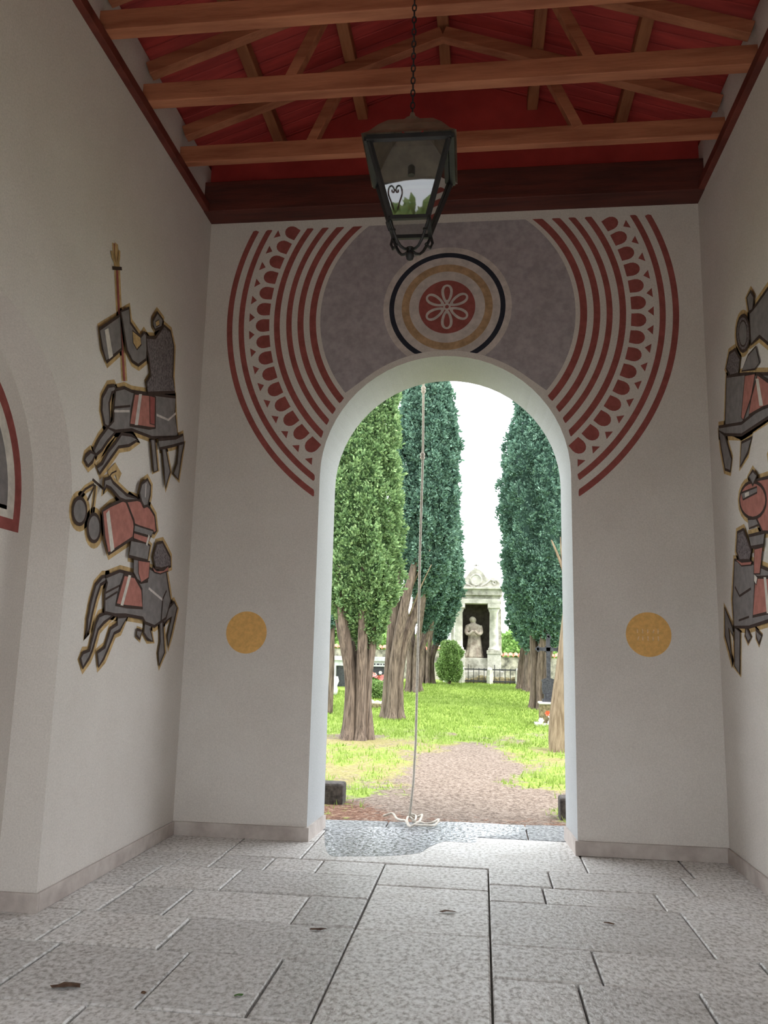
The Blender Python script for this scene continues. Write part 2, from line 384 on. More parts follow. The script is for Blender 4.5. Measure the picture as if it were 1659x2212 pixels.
# floor: mortar bed with one object for each slab
fl = MB().box(XL-ND, XR+ND, YB-0.6, D+TH+0.4, -0.2, -0.035).build('floor', MORTAR); struct(fl)
rnd = random.Random(5)
def slab(x0, x1, y0, y1, y1b=None, mat=None, dz=None):
    g = 0.006; dz = rnd.uniform(-0.003, 0.003) if dz is None else dz; y1b = y1 if y1b is None else y1b
    x0 += g; x1 -= g; y0 += g; y1 -= g; y1b -= g; c = 0.008; zt = dz
    b = [(x0,y0),(x1,y0),(x1,y1b),(x0,y1)]; t = [(x0+c,y0+c),(x1-c,y0+c),(x1-c,y1b-c),(x0+c,y1-c)]
    j = lambda: rnd.uniform(-0.003, 0.003)
    mb = MB().add([(x,y,-0.04) for x,y in b]+[(x,y,zt-0.007) for x,y in b]+[(x+j(),y+j(),zt) for x,y in t],
        [(8,9,10,11)]+[(i,(i+1)%4,(i+1)%4+4,i+4) for i in range(4)]+[(i+4,(i+1)%4+4,(i+1)%4+8,i+8) for i in range(4)])
    return mb.build('floor_slab', mat or FLOOR, fl)
LX = XL+0.0; LA, LB = -0.745, 0.052
rows_left = [(6.66, D, [LX, -2.05, -1.42]), (6.26, 6.66, [LX, -2.34, -2.04, -1.62, -1.23, LA]), (5.70, 6.26, [LX, -2.38, -1.77, LA]),
             (5.12, 5.70, [LX, -2.37, -1.95, -1.14, LA]), (4.57, 5.12, [LX-ND, -2.45, -1.75, LA]), (3.85, 4.57, [LX-ND, -2.30, -1.56, -1.045, LA]),
             (3.20, 3.85, [LX-ND, -2.5, -1.785, LA]), (2.45, 3.20, [LX-ND, -2.0, -1.3, LA]), (1.75, 2.45, [LX, -2.2, -1.5, LA]),
             (1.0, 1.75, [LX, -1.8, LA]), (0.2, 1.0, [LX, -2.1, -1.4, LA]), (YB-0.6, 0.2, [LX, -1.6, LA])]
for y0, y1, xs in rows_left:
    for a, b in zip(xs[:-1], xs[1:]): slab(a, b, y0, y1)
for y0, y1 in ((6.06, 6.64), (5.10, 6.06), (3.65, 5.10), (2.5, 3.65), (1.3, 2.5), (0.1, 1.3), (YB-0.6, 0.1)): slab(LA, LB, y0, y1)
rows_right = [(6.70, D, [0.81, 1.6, XR]), (6.22, 6.70, [LB, 0.505, 1.485, XR]), (5.83, 6.22, [LB, 0.43, 1.2, XR]), (4.99, 5.83, [LB, 1.28, XR]),
              (4.50, 4.99, [LB, 0.61, 1.5, XR+ND]), (4.0, 4.50, [LB, 0.48, 1.06, XR+ND]), (3.3, 4.0, [LB, 0.9, XR+ND]), (2.6, 3.3, [LB, 0.6, 1.4, XR+ND]),
              (1.9, 2.6, [LB, 1.0, XR]), (1.2, 1.9, [LB, 0.7, XR]), (0.4, 1.2, [LB, 1.1, XR]), (YB-0.6, 0.4, [LB, 0.8, XR])]
for y0, y1, xs in rows_right:
    for a, b in zip(xs[:-1], xs[1:]): slab(a, b, y0, y1)
slab(-1.42, 0.81, 6.66, 7.745, dz=0.0)                       # long threshold slab
slab(AC-AR2-0.03, -1.42, D, 7.745)
for x0, x1, ya, yb in ((-1.62, -0.90, 8.22, 8.28), (-0.90, 0.42, 8.28, 8.42), (0.42, 0.95, 8.42, 8.5)): slab(x0, x1, 7.745, ya, yb, STEP, 0.0)
# wet patch on the threshold
wp = [(130,620),(300,606),(430,603),(600,604),(760,575),(1000,580),(1260,600),(1240,642),(1120,655),(1000,662),(980,692),(880,690),(800,688),(720,718),(660,752),(520,768),(400,772),(240,772),(140,765),(112,690)]
pts = [at(660+x/2.676, 1560+y/2.676, 2, 0.004) for x, y in wp]
def smooth_closed(ps, k=4):
    out = []; n = len(ps)
    for i in range(n):
        p0, p1_, p2_, p3 = (np.array(ps[(i+j-1) % n]) for j in range(4))
        for t in np.arange(k)/k: out.append(0.5*((2*p1_)+(-p0+p2_)*t+(2*p0-5*p1_+4*p2_-p3)*t*t+(-p0+3*p1_-3*p2_+p3)*t**3))
    return out
pts = smooth_closed(pts)
mb = MB(); n = len(pts)
mb.add([(p[0], p[1], 0.0012) for p in pts]+[(p[0], p[1], 0.0) for p in pts], [tuple(reversed(range(n)))]+[(i, (i+1) % n, (i+1) % n+n, i+n) for i in range(n)])
tag(mb.build('puddle', WET), 'shiny wet patch of rainwater spreading over the threshold slab', 'puddle', kind='stuff')

# ------------------------------------------------------------------ timber roof
ZT = ZC+0.085                                        # underside of the tie beams
SL = 0.36
def roofz(x): return 6.285+SL*(XR-XL)/2-SL*abs(x-RIDGE)  # underside of purlins
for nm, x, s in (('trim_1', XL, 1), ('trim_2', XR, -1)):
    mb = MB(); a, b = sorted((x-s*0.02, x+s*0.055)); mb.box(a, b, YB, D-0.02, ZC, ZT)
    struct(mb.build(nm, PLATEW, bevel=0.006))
struct(MB().box(XL-0.02, XR+0.02, 7.02, D+0.01, ZC-0.005, 6.15).build('trim_3', SHADEWOOD, bevel=0.008))
mb = MB(); ya, yb = 7.16, D+0.005
mb.prism([(XL, 6.12), (XR, 6.12), (XR, roofz(XR)+.13), (RIDGE, roofz(RIDGE)+.13), (XL, roofz(XL)+.13)], ya, yb)
struct(mb.build('trim_4', DECK))
mb = MB(); dk = 0.142
for s in (-1, 1):
    xe = RIDGE+s*((XR-XL)/2+0.75); za, zb = roofz(RIDGE)+dk, roofz(xe)+dk
    v = [(RIDGE, YB-0.9, za), (xe, YB-0.9, zb), (xe, D+1.0, zb), (RIDGE, D+1.0, za)]
    mb.add(v+[(a, b, c+0.06) for a, b, c in v], [(3,2,1,0) if s > 0 else (0,1,2,3), (4,5,6,7) if s > 0 else (7,6,5,4)])
struct(mb.build('ceiling', DECK))
names = ['timber ridge beam along the middle of the red roof', 'timber purlin just left of the ridge beam', 'timber purlin just right of the ridge beam',
         'timber purlin nearest the left wall', 'timber purlin nearest the right wall']
for off, lb in zip((0, -0.83, 0.83, -1.64, 1.64), names):
    x = RIDGE+off; z = roofz(x)
    tag(MB().box(x-0.05, x+0.05, YB-0.3, D-0.1, z, z+0.115).build('purlin', WOODY, bevel=0.006), lb, 'beam', 'purlins under the roof boards')
ordn = ['nearest the arched doorway', 'second from the arched doorway', 'third from the arched doorway', 'fourth from the doorway, carrying the lantern chain', 'fifth from the arched doorway', 'sixth from the arched doorway', 'seventh from the arched doorway', 'eighth from the arched doorway']
truss_y = [6.39, 5.585, 4.83, 4.05, 3.27, 2.49, 1.71, 0.93]
for yt, lb in zip(truss_y, ordn):
    root = empty('roof_truss', (RIDGE, yt, ZT), 'brown timber roof truss '+lb, 'roof truss', 'roof trusses across the passage')
    w = 0.10 if yt < 6 else 0.075
    MB().box(XL-0.01, XR+0.01, yt-w/2, yt+w/2, ZT, ZT+0.16).build('tie_beam', WOOD, root, bevel=0.006)
    for s in (-1, 1):
        xe = RIDGE+s*((XR-XL)/2-0.02)
        MB().bar((xe, yt, roofz(xe)-0.06), (RIDGE+s*0.01, yt, roofz(RIDGE)-0.06), 0.09, 0.11, 0, (0,0,1)).build('rafter', WOOD, root, bevel=0.005)
        MB().bar((RIDGE+s*1.16, yt, ZT+0.14), (RIDGE+s*0.86, yt, roofz(RIDGE+s*0.86)-0.08), 0.085, 0.085).build('strut', WOOD, root, bevel=0.005)
    relocate(root)

# ------------------------------------------------------------------ hanging lantern
LX0, LY0 = -0.388, 4.05; zt, zb_ = 4.285, 3.895; ta, ba = 0.212, 0.098
lan = empty('hanging_lantern', (LX0, LY0, zb_), 'black iron lantern with tapered glass panes hanging on a chain', 'lantern')
yw = math.radians(1.0)
def lp(x, y, z): return (LX0+x*math.cos(yw)-y*math.sin(yw), LY0+x*math.sin(yw)+y*math.cos(yw), z)
cs = [(-1,-1),(1,-1),(1,1),(-1,1)]
for i, (sx, sy_) in enumerate(cs):
    sx2, sy2 = cs[(i+1) % 4]
    MB().bar(lp(sx*ta, sy_*ta, zt), lp(sx*ba, sy_*ba, zb_), 0.022, 0.022).build('corner_bar', IRON, lan)
    MB().bar(lp(sx*ta*1.05, sy_*ta*1.05, zt), lp(sx2*ta*1.05, sy2*ta*1.05, zt), 0.03, 0.026).build('top_rail', IRON, lan)
    MB().bar(lp(sx*ba*1.05, sy_*ba*1.05, zb_), lp(sx2*ba*1.05, sy2*ba*1.05, zb_), 0.02, 0.022).build('bottom_rail', IRON, lan)
    a, b, c, d = (lp(sx*ta*.985, sy_*ta*.985, zt), lp(sx2*ta*.985, sy2*ta*.985, zt), lp(sx2*ba*.985, sy2*ba*.985, zb_), lp(sx*ba*.985, sy_*ba*.985, zb_))
    MB().add([a, b, c, d], [(0,1,2,3)]).build('glass_pane', GLASS, lan)
    # curled bracket under each corner
    pt = []
    for k in range(9):
        t = k/8; r = ba*(1.0+0.10*math.sin(t*math.pi))*(1-t**1.5)+0.012; pt.append(lp(sx*r, sy_*r, zb_-0.01-0.125*t+0.03*math.sin(t*2*math.pi)))
    MB().tube(pt, 0.008, 6).build('bracket', IRON, lan, smooth=True)
    pt = [lp(sx*(ba+0.006), sy_*(ba+0.006), zb_+0.01), lp(sx*(ba+.018), sy_*(ba+.018), zb_-0.035), lp(sx*(ba+.006), sy_*(ba+.006), zb_-0.07), lp(sx*(ba-.02), sy_*(ba-.02), zb_-0.055)]
    MB().tube(pt, 0.008, 6).build('scroll', IRON, lan, smooth=True)
hood = MB(); k = 4
hp = [(0.250, zt+0.013), (0.215, zt+0.05), (0.17, zt+0.12), (0.12, zt+0.18), (0.06, zt+0.215)]
for (r0, z0), (r1, z1) in zip(hp[:-1], hp[1:]):
    for i in range(4):
        a, b = cs[i], cs[(i+1) % 4]
        hood.add([lp(a[0]*r0, a[1]*r0, z0), lp(b[0]*r0, b[1]*r0, z0), lp(b[0]*r1, b[1]*r1, z1), lp(a[0]*r1, a[1]*r1, z1)], [(0,1,2,3)])
hood.lathe([(0.062, 0.21), (0.05, 0.25), (0.02, 0.27), (0.012, 0.30)], (LX0, LY0, zt), 12)
hood.build('hood', COPPER, lan)
MB().lathe([(0.004, -0.195), (0.018, -0.187), (0.024, -0.168), (0.018, -0.148), (0.010, -0.142), (0.010, -0.13), (0.02, -0.12)], (LX0, LY0, zb_), 12).build('finial', IRON, lan, smooth=True)
lamp = MB().lathe([(0.02, 0.0), (0.02, 0.05), (0.012, 0.06)], (LX0, LY0, zt-0.08), 10); lamp.build('lamp_socket', IRON, lan)
ch = MB(); z = zt+0.29; i = 0
while z < ZT-0.03:
    pt = []
    for k in range(9):
        t = 2*math.pi*k/8; u = 0.011*math.cos(t); w_ = 0.024*math.sin(t)
        pt.append((LX0+(u if i % 2 else 0), LY0+(0 if i % 2 else u), z+0.02+w_))
    ch.tube(pt, 0.0042, 5, cap=False); z += 0.039; i += 1
ch.build('chain', IRON, lan)
MB().lathe([(0.03, -0.012), (0.03, 0.0)], (LX0, LY0, ZT), 10).build('ceiling_hook', IRON, lan)
relocate(lan)

# ------------------------------------------------------------------ painted decoration on the arch wall
def polar_band(mb, cx, cz, r0, r1, y, clip=True, mi=0, n=720, a0=0, a1=2*math.pi):
    m = AR+0.055; prev = None
    for i in range(n+1):
        t = a0+(a1-a0)*i/n; c, s = math.cos(t), math.sin(t); lo, hi = r0, r1
        if clip:
            if s > 1e-4: hi = min(hi, (5.745-cz)/s)
            ox, oz = cx-AC, cz-ASZ; bq = ox*c+oz*s; cq = ox*ox+oz*oz-m*m; dq = bq*bq-cq
            if dq > 0 and s < 0:
                near, far = -bq-math.sqrt(dq), -bq+math.sqrt(dq)
                if cz+far*s > ASZ:
                    if lo < near: hi = min(hi, near)
                    else: lo = max(lo, far)
                else:
                    if near > 0 and lo < near and cz+near*s > ASZ: hi = min(hi, near)
                    else: lo = max(lo, m/max(1e-6, abs(c)))
        cur = (lo, hi, c, s) if hi > lo+1e-4 else None
        if prev and cur:
            mb.add([(cx+r*cc, y, cz+r*ss) for r, cc, ss in ((prev[0], prev[2], prev[3]), (cur[0], cur[2], cur[3]), (cur[1], cur[2], cur[3]), (prev[1], prev[2], prev[3]))], [(0,1,2,3)] if True else None, mi)
        prev = cur
    return mb
RX, RZ = RIDGE+0.005, 4.80
mur = empty('arch_mural', (RX, D, ASZ), 'large painted ring of red and white bands around the top of the doorway arch', 'mural')
def part(mb, name, mat, root): 
    o = mb.build(name, mat, root); return o
part(polar_band(MB(), RX, RZ, 0.0, 1.21, D-0.0020), 'grey_field', P_GREY2, mur)
for r0, r1 in ((2.085, 2.14), (1.968, 2.022), (1.61, 1.668), (1.492, 1.546), (1.375, 1.435), (1.252, 1.316)):
    for a0_ in (-math.pi/2, math.pi/2):
        part(polar_band(MB(), RX, RZ, r0, r1, D-0.0020, n=360, a0=a0_, a1=a0_+math.pi), 'red_band', P_RED, mur)
# scalloped band: rounded red teeth with small triangles between
def clipped(x, z):
    m = AR+0.055
    return z < 5.745 and not ((z > ASZ and math.hypot(x-AC, z-ASZ) < m) or (z <= ASZ and abs(x-AC) < m))
cnt = 66
for i in range(cnt):
    t0 = 2*math.pi*(i+0.37)/cnt
    def P(r, dt): return (RX+r*math.cos(t0+dt), D-0.0020, RZ+r*math.sin(t0+dt))
    hw = 0.037
    sh = [P(1.715, -hw*0.95), P(1.715, hw*0.95)]+[P(1.775+0.075*math.sin(math.pi*k/8), hw*math.cos(math.pi*k/8)) for k in range(9)]
    cc = P(1.77, 0)
    if clipped(cc[0], cc[2]) and clipped(*[P(1.715, 0)[j] for j in (0, 2)]):
        part(MB().add(sh, [tuple(range(len(sh)))]), 'red_scallop', P_RED, mur)
    dt = math.pi/cnt
    tr = [P(1.916, dt-0.024), P(1.916, dt+0.024), P(1.862, dt)]
    if all(clipped(q[0], q[2]) for q in tr): part(MB().add(tr, [(0,1,2)]), 'red_triangle', P_RED, mur)
relocate(mur)
ros = empty('rosette_mural', (RIDGE+0.02, D, 4.27), 'round painted medallion with a six-petalled white flower over the doorway arch', 'mural')
QX, QZ = RIDGE+0.018, 4.875
for i, (r0, r1, nm, mt) in enumerate(((0, 0.610, 'pale_disc', P_PALE), (0.505, 0.552, 'blue_black_ring', P_NAVY), (0.36, 0.432, 'ochre_ring', P_OCH2), (0, 0.268, 'red_disc', P_RED))):
    part(polar_band(MB(), QX, QZ, r0, r1, D-0.0030-0.0008*i, n=240), nm, mt, ros)
for k in range(6):
    a = math.pi/2+k*math.pi/3; out, inn = [], []
    for j in range(25):
        t = 2*math.pi*j/24; u = 0.128+0.098*math.cos(t); w_ = 0.066*math.sin(t)*(0.80+0.25*math.cos(t))
        u2 = 0.136+0.070*math.cos(t); w2 = 0.035*math.sin(t)*(0.80+0.25*math.cos(t))
        for L, uu, ww in ((out, u, w_), (inn, u2, w2)):
            L.append((QX+uu*math.cos(a)-ww*math.sin(a), D-0.0070, QZ+uu*math.sin(a)+ww*math.cos(a)))
    m_ = MB().add(out+inn, [(j, j+1, j+26, j+25) for j in range(24)]); part(m_, 'petal', P_PALE, ros)
part(polar_band(MB(), QX, QZ, 0.018, 0.036, D-0.0068, n=24), 'flower_heart', P_PALE, ros)
relocate(ros)
for (x, z), lb in zip(((-2.13, 1.775), (1.425, 1.825)), ('plain ochre disc painted on the wall left of the doorway', 'ochre disc with faint worn lettering painted right of the doorway')):
    m_ = MB(); polar_band(m_, x, z, 0, 0.190, D-0.002, clip=False, n=64)
    do = tag(m_.build('painted_disc', P_OCHRE), lb, 'mural', 'ochre discs beside the doorway')
    if x > 0:                                         # what is left of two lines of lettering
        rw = random.Random(4)
        for zz in (0.028, -0.034):
            for k_ in range(5):
                xa = x-0.092+k_*0.043; hh = rw.uniform(0.030, 0.042)
                MB().bar((xa, D-0.0028, z+zz-hh/2), (xa+rw.choice((0, 0, 0.010)), D-0.0028, z+zz+hh/2), 0.009, 0.0008, 0, (0, 1, 0)).build('worn_letter_stroke', P_WORN, do)

# ------------------------------------------------------------------ painted riders on the side walls
class Mural:
    def __init__(s, name, wallx, sgn, conv, label, group, base):
        s.w, s.s, s.conv, s.i = wallx, sgn, conv, 0
        s.root = empty(name, base, label, 'mural', group)
    def P(s, p, off):
        q = at(*s.conv(*p), 0, s.w+s.s*off); return (s.w+s.s*off, float(q[1]), float(q[2]))
    def strip(s, mb, pts, w, off, mi, closed=True):
        v = [np.array(s.P(p, off)) for p in pts]; n = len(v); rng = range(n if closed else n-1)
        L, Rr = [], []
        for i in range(n):
            a = v[i-1] if (closed or i > 0) else v[i]; b = v[(i+1) % n] if (closed or i < n-1) else v[i]
            d = b-a; d /= max(1e-6, np.linalg.norm(d)); nn = np.array([0, -d[2], d[1]]); L.append(v[i]+nn*w/2); Rr.append(v[i]-nn*w/2)
        o = len(mb.v); mb.add(L+Rr, [(i, (i+1) % n, (i+1) % n+n, i+n) for i in rng], mi)
    def poly(s, name, pts, mat, halo=0.085, line=0.025, off=None, under=None):
        s.i += 1; o1 = 0.003+0.0007*s.i if off is None else off
        if halo:
            h = MB(); s.strip(h, pts, halo*2, 0.0012, 0); s_halo.append((s.root, h))
        mb = MB(); mb.add([s.P(p, o1) for p in pts], [tuple(range(len(pts)))], 0)
        if line: s.strip(mb, pts, line, o1+0.0004, 1)
        return mb.build(name, [mat, P_BLACK], under or s.root)
    def line(s, name, pts, mat, w, halo=0.0):
        s.i += 1; mb = MB(); s.strip(mb, pts, w, 0.003+0.0007*s.i, 0, False)
        if halo:
            h = MB(); s.strip(h, pts, halo*2, 0.0012, 0, False); s_halo.append((s.root, h))
        return mb.build(name, mat, s.root)
    def finish(s):
        global s_halo
        mb = MB()
        for r, h in s_halo:
            mb.add(h.v, h.f)
        mb.build('ochre_halo', P_HALO, s.root); s_halo = []
        relocate(s.root)
s_halo = []
def ell(cx, cz, rx, rz, n=20): return [(cx+rx*math.cos(2*math.pi*k/n), cz+rz*math.sin(2*math.pi*k/n)) for k in range(n)]
H = 0.045
c1 = lambda x, y: (x/3.161, 450+y/3.161)
k = Mural('knight_mural', XL, 1, c1, 'painted knight on horseback raising a banner lance, high on the left wall', 'knights painted on the side walls', (XL, 6.2, 2.9))
k.line('lance', [(785, 240), (800, 420), (812, 690), (835, 960), (850, 1180)], P_RED, 0.035, 0.05)
for dx in (-28, 0, 26): k.line('lance_prong', [(790+dx, 235+abs(dx)*2), (792+dx*0.9, 330), (800, 410)], P_HALO, 0.03)
k.line('lance_crossbar', [(768, 408), (832, 412)], P_BLACK, 0.025)
k.poly('tail', [(740,1215),(780,1210),(805,1240),(765,1260),(745,1330),(752,1440),(745,1500),(715,1480),(695,1380),(700,1290)], P_GREY, H)
k.poly('hind_leg', [(740,1490),(795,1520),(735,1590),(695,1650),(655,1685),(640,1650),(680,1570)], P_GREY, H)
k.poly('hoof', [(588,1690),(620,1660),(652,1680),(632,1730),(602,1760),(578,1720)], P_GREY, H)
k.poly('hind_leg', [(830,1540),(900,1550),(945,1580),(880,1620),(810,1630),(760,1700),(710,1770),(680,1812),(662,1770),(700,1740),(740,1660),(790,1600)], P_GREY, H)
k.poly('horse_body', [(790,1240),(850,1225),(900,1250),(1010,1265),(1200,1290),(1195,1400),(1215,1560),(1040,1565),(900,1512),(790,1522),(740,1500),(775,1450),(780,1330)], P_GREY, H)
k.line('harness_strap', [(780,1360),(890,1350)], P_BLACK, 0.018); k.line('harness_strap', [(780,1385),(885,1385)], P_PALE, 0.018)
k.line('harness_strap', [(1070,1410),(1150,1445),(1200,1400)], P_PALE, 0.02)
sc_ = k.poly('saddle_cloth', [(920,1262),(1010,1270),(1062,1290),(1060,1500),(1020,1502),(888,1480),(900,1370)], P_PINK, 0)
k.poly('cloth_stripe', [(950,1268),(970,1268),(942,1480),(920,1480)], P_PALE, 0, 0, under=sc_)
k.poly('rider_leg', [(1022,1280),(1060,1290),(1058,1480),(1025,1470)], P_RED, 0, 0.014)
bn_ = k.poly('banner', [(680,825),(820,730),(832,960),(728,1050),(700,960)], P_GREY, H)
k.poly('banner_stripe', [(715,832),(740,818),(772,1008),(745,1030)], P_WHITE, 0, 0, under=bn_)
k.poly('arm', [(825,705),(882,680),(890,780),(960,880),(985,845),(1010,880),(1000,1030),(945,1072),(905,1045),(868,970)], P_GREY, H)
k.poly('arm_gap', [(905,835),(960,880),(965,930),(935,965),(910,920)], P_HALO, 0, 0.012)
k.poly('chest', [(1060,885),(1120,800),(1165,840),(1187,940),(1180,1150),(1195,1255),(1010,1262),(1000,1190),(1030,1140),(1020,1050),(1005,960),(1000,880)], P_MAIL, H)
hm_ = k.poly('helmet', [(1045,765),(1075,710),(1112,760),(1105,812),(1060,832),(1045,800)], P_GREY, H)
k.poly('face', [(1062,775),(1085,760),(1090,795),(1068,808)], P_HALO, 0, 0.008, under=hm_)
k.poly('foreleg', [(1030,1580),(1057,1580),(1077,1790),(1050,1802)], P_GREY, 0.04)
k.poly('foreleg', [(1108,1640),(1132,1640),(1162,1800),(1130,1912),(1122,1800)], P_GREY, 0.04)
k.poly('foreleg', [(1222,1610),(1257,1600),(1238,1700),(1217,1852),(1185,1812),(1210,1740)], P_GREY, 0.04)
k.poly('shoulder', [(1080,1580),(1200,1570),(1250,1545),(1257,1600),(1180,1622),(1090,1642)], P_GREY, 0.04)
k.finish()
c2 = lambda x, y: (100+x/4.022, 950+y/4.022)
k = Mural('knight_mural', XL, 1, c2, 'painted rider in a rose cape swinging a flail, low on the left wall', 'knights painted on the side walls', (XL, 6.0, 1.2))
k.line('flail_cord', [(405,345),(500,430)], P_BLACK, 0.02); k.line('flail_cord', [(415,385),(340,430),(285,500)], P_BLACK, 0.016, 0.03)
k.line('flail_cord', [(425,390),(360,530)], P_BLACK, 0.012); k.line('flail_cord', [(430,395),(400,640)], P_BLACK, 0.012, 0.03)
k.line('plume', [(545,320),(600,250),(640,330)], P_HALO, 0.09); k.line('plume_line', [(530,345),(570,290),(610,270)], P_BLACK, 0.012)
k.poly('flail_ball', ell(290, 620, 60, 115), P_GREY, 0.05); k.poly('flail_ball', ell(415, 765, 55, 120), P_GREY, 0.05)
k.poly('tail', [(540,1185),(490,1190),(430,1260),(390,1400),(360,1560),(348,1720),(375,1640),(402,1500),(432,1380),(472,1260),(530,1222)], P_GREY, H)
k.poly('hind_leg', [(510,1508),(600,1512),(500,1590),(450,1650),(400,1830),(370,1900),(318,1982),(298,1900),(320,1850),(375,1830),(430,1600),(460,1530)], P_GREY, H)
k.poly('hind_leg', [(620,1540),(702,1540),(640,1655),(590,1682),(530,1830),(500,1900),(455,1972),(443,1850),(510,1800),(560,1640),(620,1600)], P_GREY, H)
k.poly('foreleg', [(985,1580),(1012,1580),(1027,1850),(980,1962),(973,1850),(990,1750)], P_GREY, 0.045)
k.poly('foreleg', [(1035,1495),(1110,1408),(1137,1460),(1082,1700),(1060,1802),(1053,1700),(1090,1540),(1020,1592)], P_GREY, 0.045)
k.poly('foreleg', [(858,1560),(925,1600),(902,1640),(927,1752),(880,1732),(848,1680)], P_GREY, 0.04); k.poly('hoof', [(790,1648),(832,1660),(812,1732),(783,1700)], P_GREY, 0.03)
k.poly('horse_body', [(520,1190),(640,1140),(760,1170),(820,1240),(880,1230),(890,1110),(960,1150),(1040,1138),(1062,1280),(1082,1400),(1040,1550),(940,1622),(860,1590),(840,1550),(690,1522),(600,1522),(508,1500),(508,1330),(530,1240)], P_GREY, H)
k.line('harness_strap', [(515,1330),(640,1265)], P_BLACK, 0.016); k.line('harness_strap', [(515,1385),(620,1320)], P_BLACK, 0.016)
k.line('harness_strap', [(890,1290),(1010,1390)], P_PALE, 0.02); k.line('harness_strap', [(1010,1390),(1045,1310)], P_BLACK, 0.016); k.line('harness_strap', [(1012,1395),(1000,1570)], P_BLACK, 0.016)
sc_ = k.poly('saddle_cloth', [(680,1170),(770,1190),(830,1300),(837,1462),(700,1450),(608,1432),(640,1300)], P_PINK, 0)
k.poly('cloth_stripe', [(715,1175),(738,1180),(668,1442),(645,1437)], P_WHITE, 0, 0, under=sc_)
k.poly('rider_leg', [(800,1045),(900,1060),(890,1200),(822,1245),(790,1150)], P_PINK, 0, 0.014)
k.poly('rider_leg', [(760,1038),(800,1045),(800,1160),(822,1232),(790,1215),(758,1150)], P_GREY, 0, 0.014)
k.poly('horse_head', [(930,1020),(960,900),(1010,888),(1042,950),(1077,1020),(1082,1100),(1040,1112),(1000,1122),(950,1112)], P_MAIL, H)
k.poly('collar', [(918,1100),(960,1140),(1020,1135),(1062,1095),(1060,1140),(990,1165),(940,1150)], P_PINK, 0, 0.01)
k.poly('hip', [(738,868),(860,890),(902,920),(880,1052),(718,1012)], P_GREY, H)
cp_ = k.poly('cape', [(488,620),(560,570),(650,530),(690,520),(760,700),(765,760),(752,852),(540,992),(508,850)], P_PINK, H)
k.poly('cape_stripe', [(520,642),(547,608),(592,952),(560,977)], P_WHITE, 0, 0, under=cp_)
k.poly('chest', [(690,520),(720,498),(830,530),(900,590),(942,660),(957,792),(940,812),(770,740),(760,700)], P_PINK, H)
k.poly('belt', [(770,738),(932,790),(912,842),(763,800)], P_GREY, 0, 0.014); k.poly('skirt', [(763,806),(905,850),(880,905),(760,860)], P_PINK, 0, 0.012)
k.line('belt_end', [(895,830),(872,915)], P_WHITE, 0.03)
k.poly('arm', [(508,345),(560,330),(582,370),(700,480),(832,520),(690,532),(640,512),(560,420),(522,400),(497,472)], P_GREY, 0.04)
k.poly('helmet', [(810,460),(830,380),(880,343),(907,400),(902,480),(882,572),(850,582),(828,540)], P_GREY, H); k.line('helmet_line', [(868,380),(860,500)], P_PALE, 0.012)
k.finish()
c3 = lambda x, y: (1500+x/2.459, 580+y/2.459)
k = Mural('knight_mural', XR, -1, c3, 'painted knight with an oval shield on horseback, high on the right wall', 'knights painted on the side walls', (XR, 6.2, 2.9))
k.poly('horse_body', [(170,575),(262,560),(345,560),(430,560),(520,560),(540,760),(430,790),(391,780),(250,882),(200,860),(163,830)], P_GREY, H)
k.poly('horse_belly', [(128,842),(250,822),(391,708),(480,690),(480,770),(391,792),(250,884),(130,882)], P_GREY, H)
k.poly('foreleg', [(130,862),(160,882),(197,1010),(190,1077),(163,1067),(143,960)], P_GREY, 0.045)
k.poly('foreleg', [(250,925),(305,898),(282,980),(243,1052)], P_GREY, 0.045)
k.poly('hind_leg', [(440,780),(520,760),(470,900),(430,1000),(400,1060),(395,1000),(430,900)], P_GREY, H)
k.poly('rider_leg', [(268,568),(322,558),(302,682),(260,805),(248,790)], P_PINK, 0, 0.014)
sc_ = k.poly('saddle_cloth', [(335,560),(391,600),(440,620),(420,720),(360,742),(288,782),(300,690)], P_PINK, 0)
k.poly('cloth_stripe', [(325,585),(340,585),(365,728),(345,730)], P_WHITE, 0, 0, under=sc_)
k.poly('hip', [(250,545),(285,460),(325,415),(345,500),(320,535)], P_GREY, 0, 0.014)
k.poly('chest', [(292,240),(330,190),(390,105),(450,80),(470,300),(391,400),(345,360),(300,405)], P_GREY, H)
k.poly('horse_head', [(185,450),(215,430),(242,480),(232,560),(190,572),(168,530)], P_MAIL, H)
sd_ = k.poly('shield', ell(258, 345, 35, 95), P_MAIL, H); k.poly('shield_rim', ell(258, 345, 22, 68), P_GREY, 0, 0.012, under=sd_)
k.poly('hand', [(278,155),(298,120),(316,150),(308,220),(290,232)], P_GREY, 0.04)
k.finish()
k = Mural('knight_mural', XR, -1, c3, 'painted rider with a round rose shield, low on the right wall', 'knights painted on the side walls', (XR, 6.0, 1.2))
k.poly('foreleg', [(160,1800),(200,1900),(208,1955),(182,1910),(197,2060),(205,2105),(163,1950)], P_GREY, 0.045)
k.poly('foreleg', [(213,1905),(242,1930),(240,2155),(213,2112)], P_GREY, 0.045)
k.poly('hoof', [(275,1905),(302,1960),(285,1985),(270,1950)], P_GREY, 0.03); k.poly('hoof', [(325,1915),(357,1950),(342,1992),(330,1960)], P_GREY, 0.03)
k.poly('hind_leg', [(440,1820),(520,1810),(470,1950),(440,2100),(410,2120),(420,1960)], P_GREY, H)
k.poly('horse_body', [(213,1548),(300,1560),(391,1600),(520,1600),(530,1830),(391,1872),(290,1905),(210,1905),(203,1760)], P_GREY, H)
k.line('harness_strap', [(215,1690),(240,1740),(300,1700)], P_BLACK, 0.02); k.line('harness_strap', [(235,1870),(290,1850)], P_BLACK, 0.016)
sc_ = k.poly('saddle_cloth', [(322,1640),(391,1640),(430,1650),(430,1820),(310,1848)], P_PINK, 0)
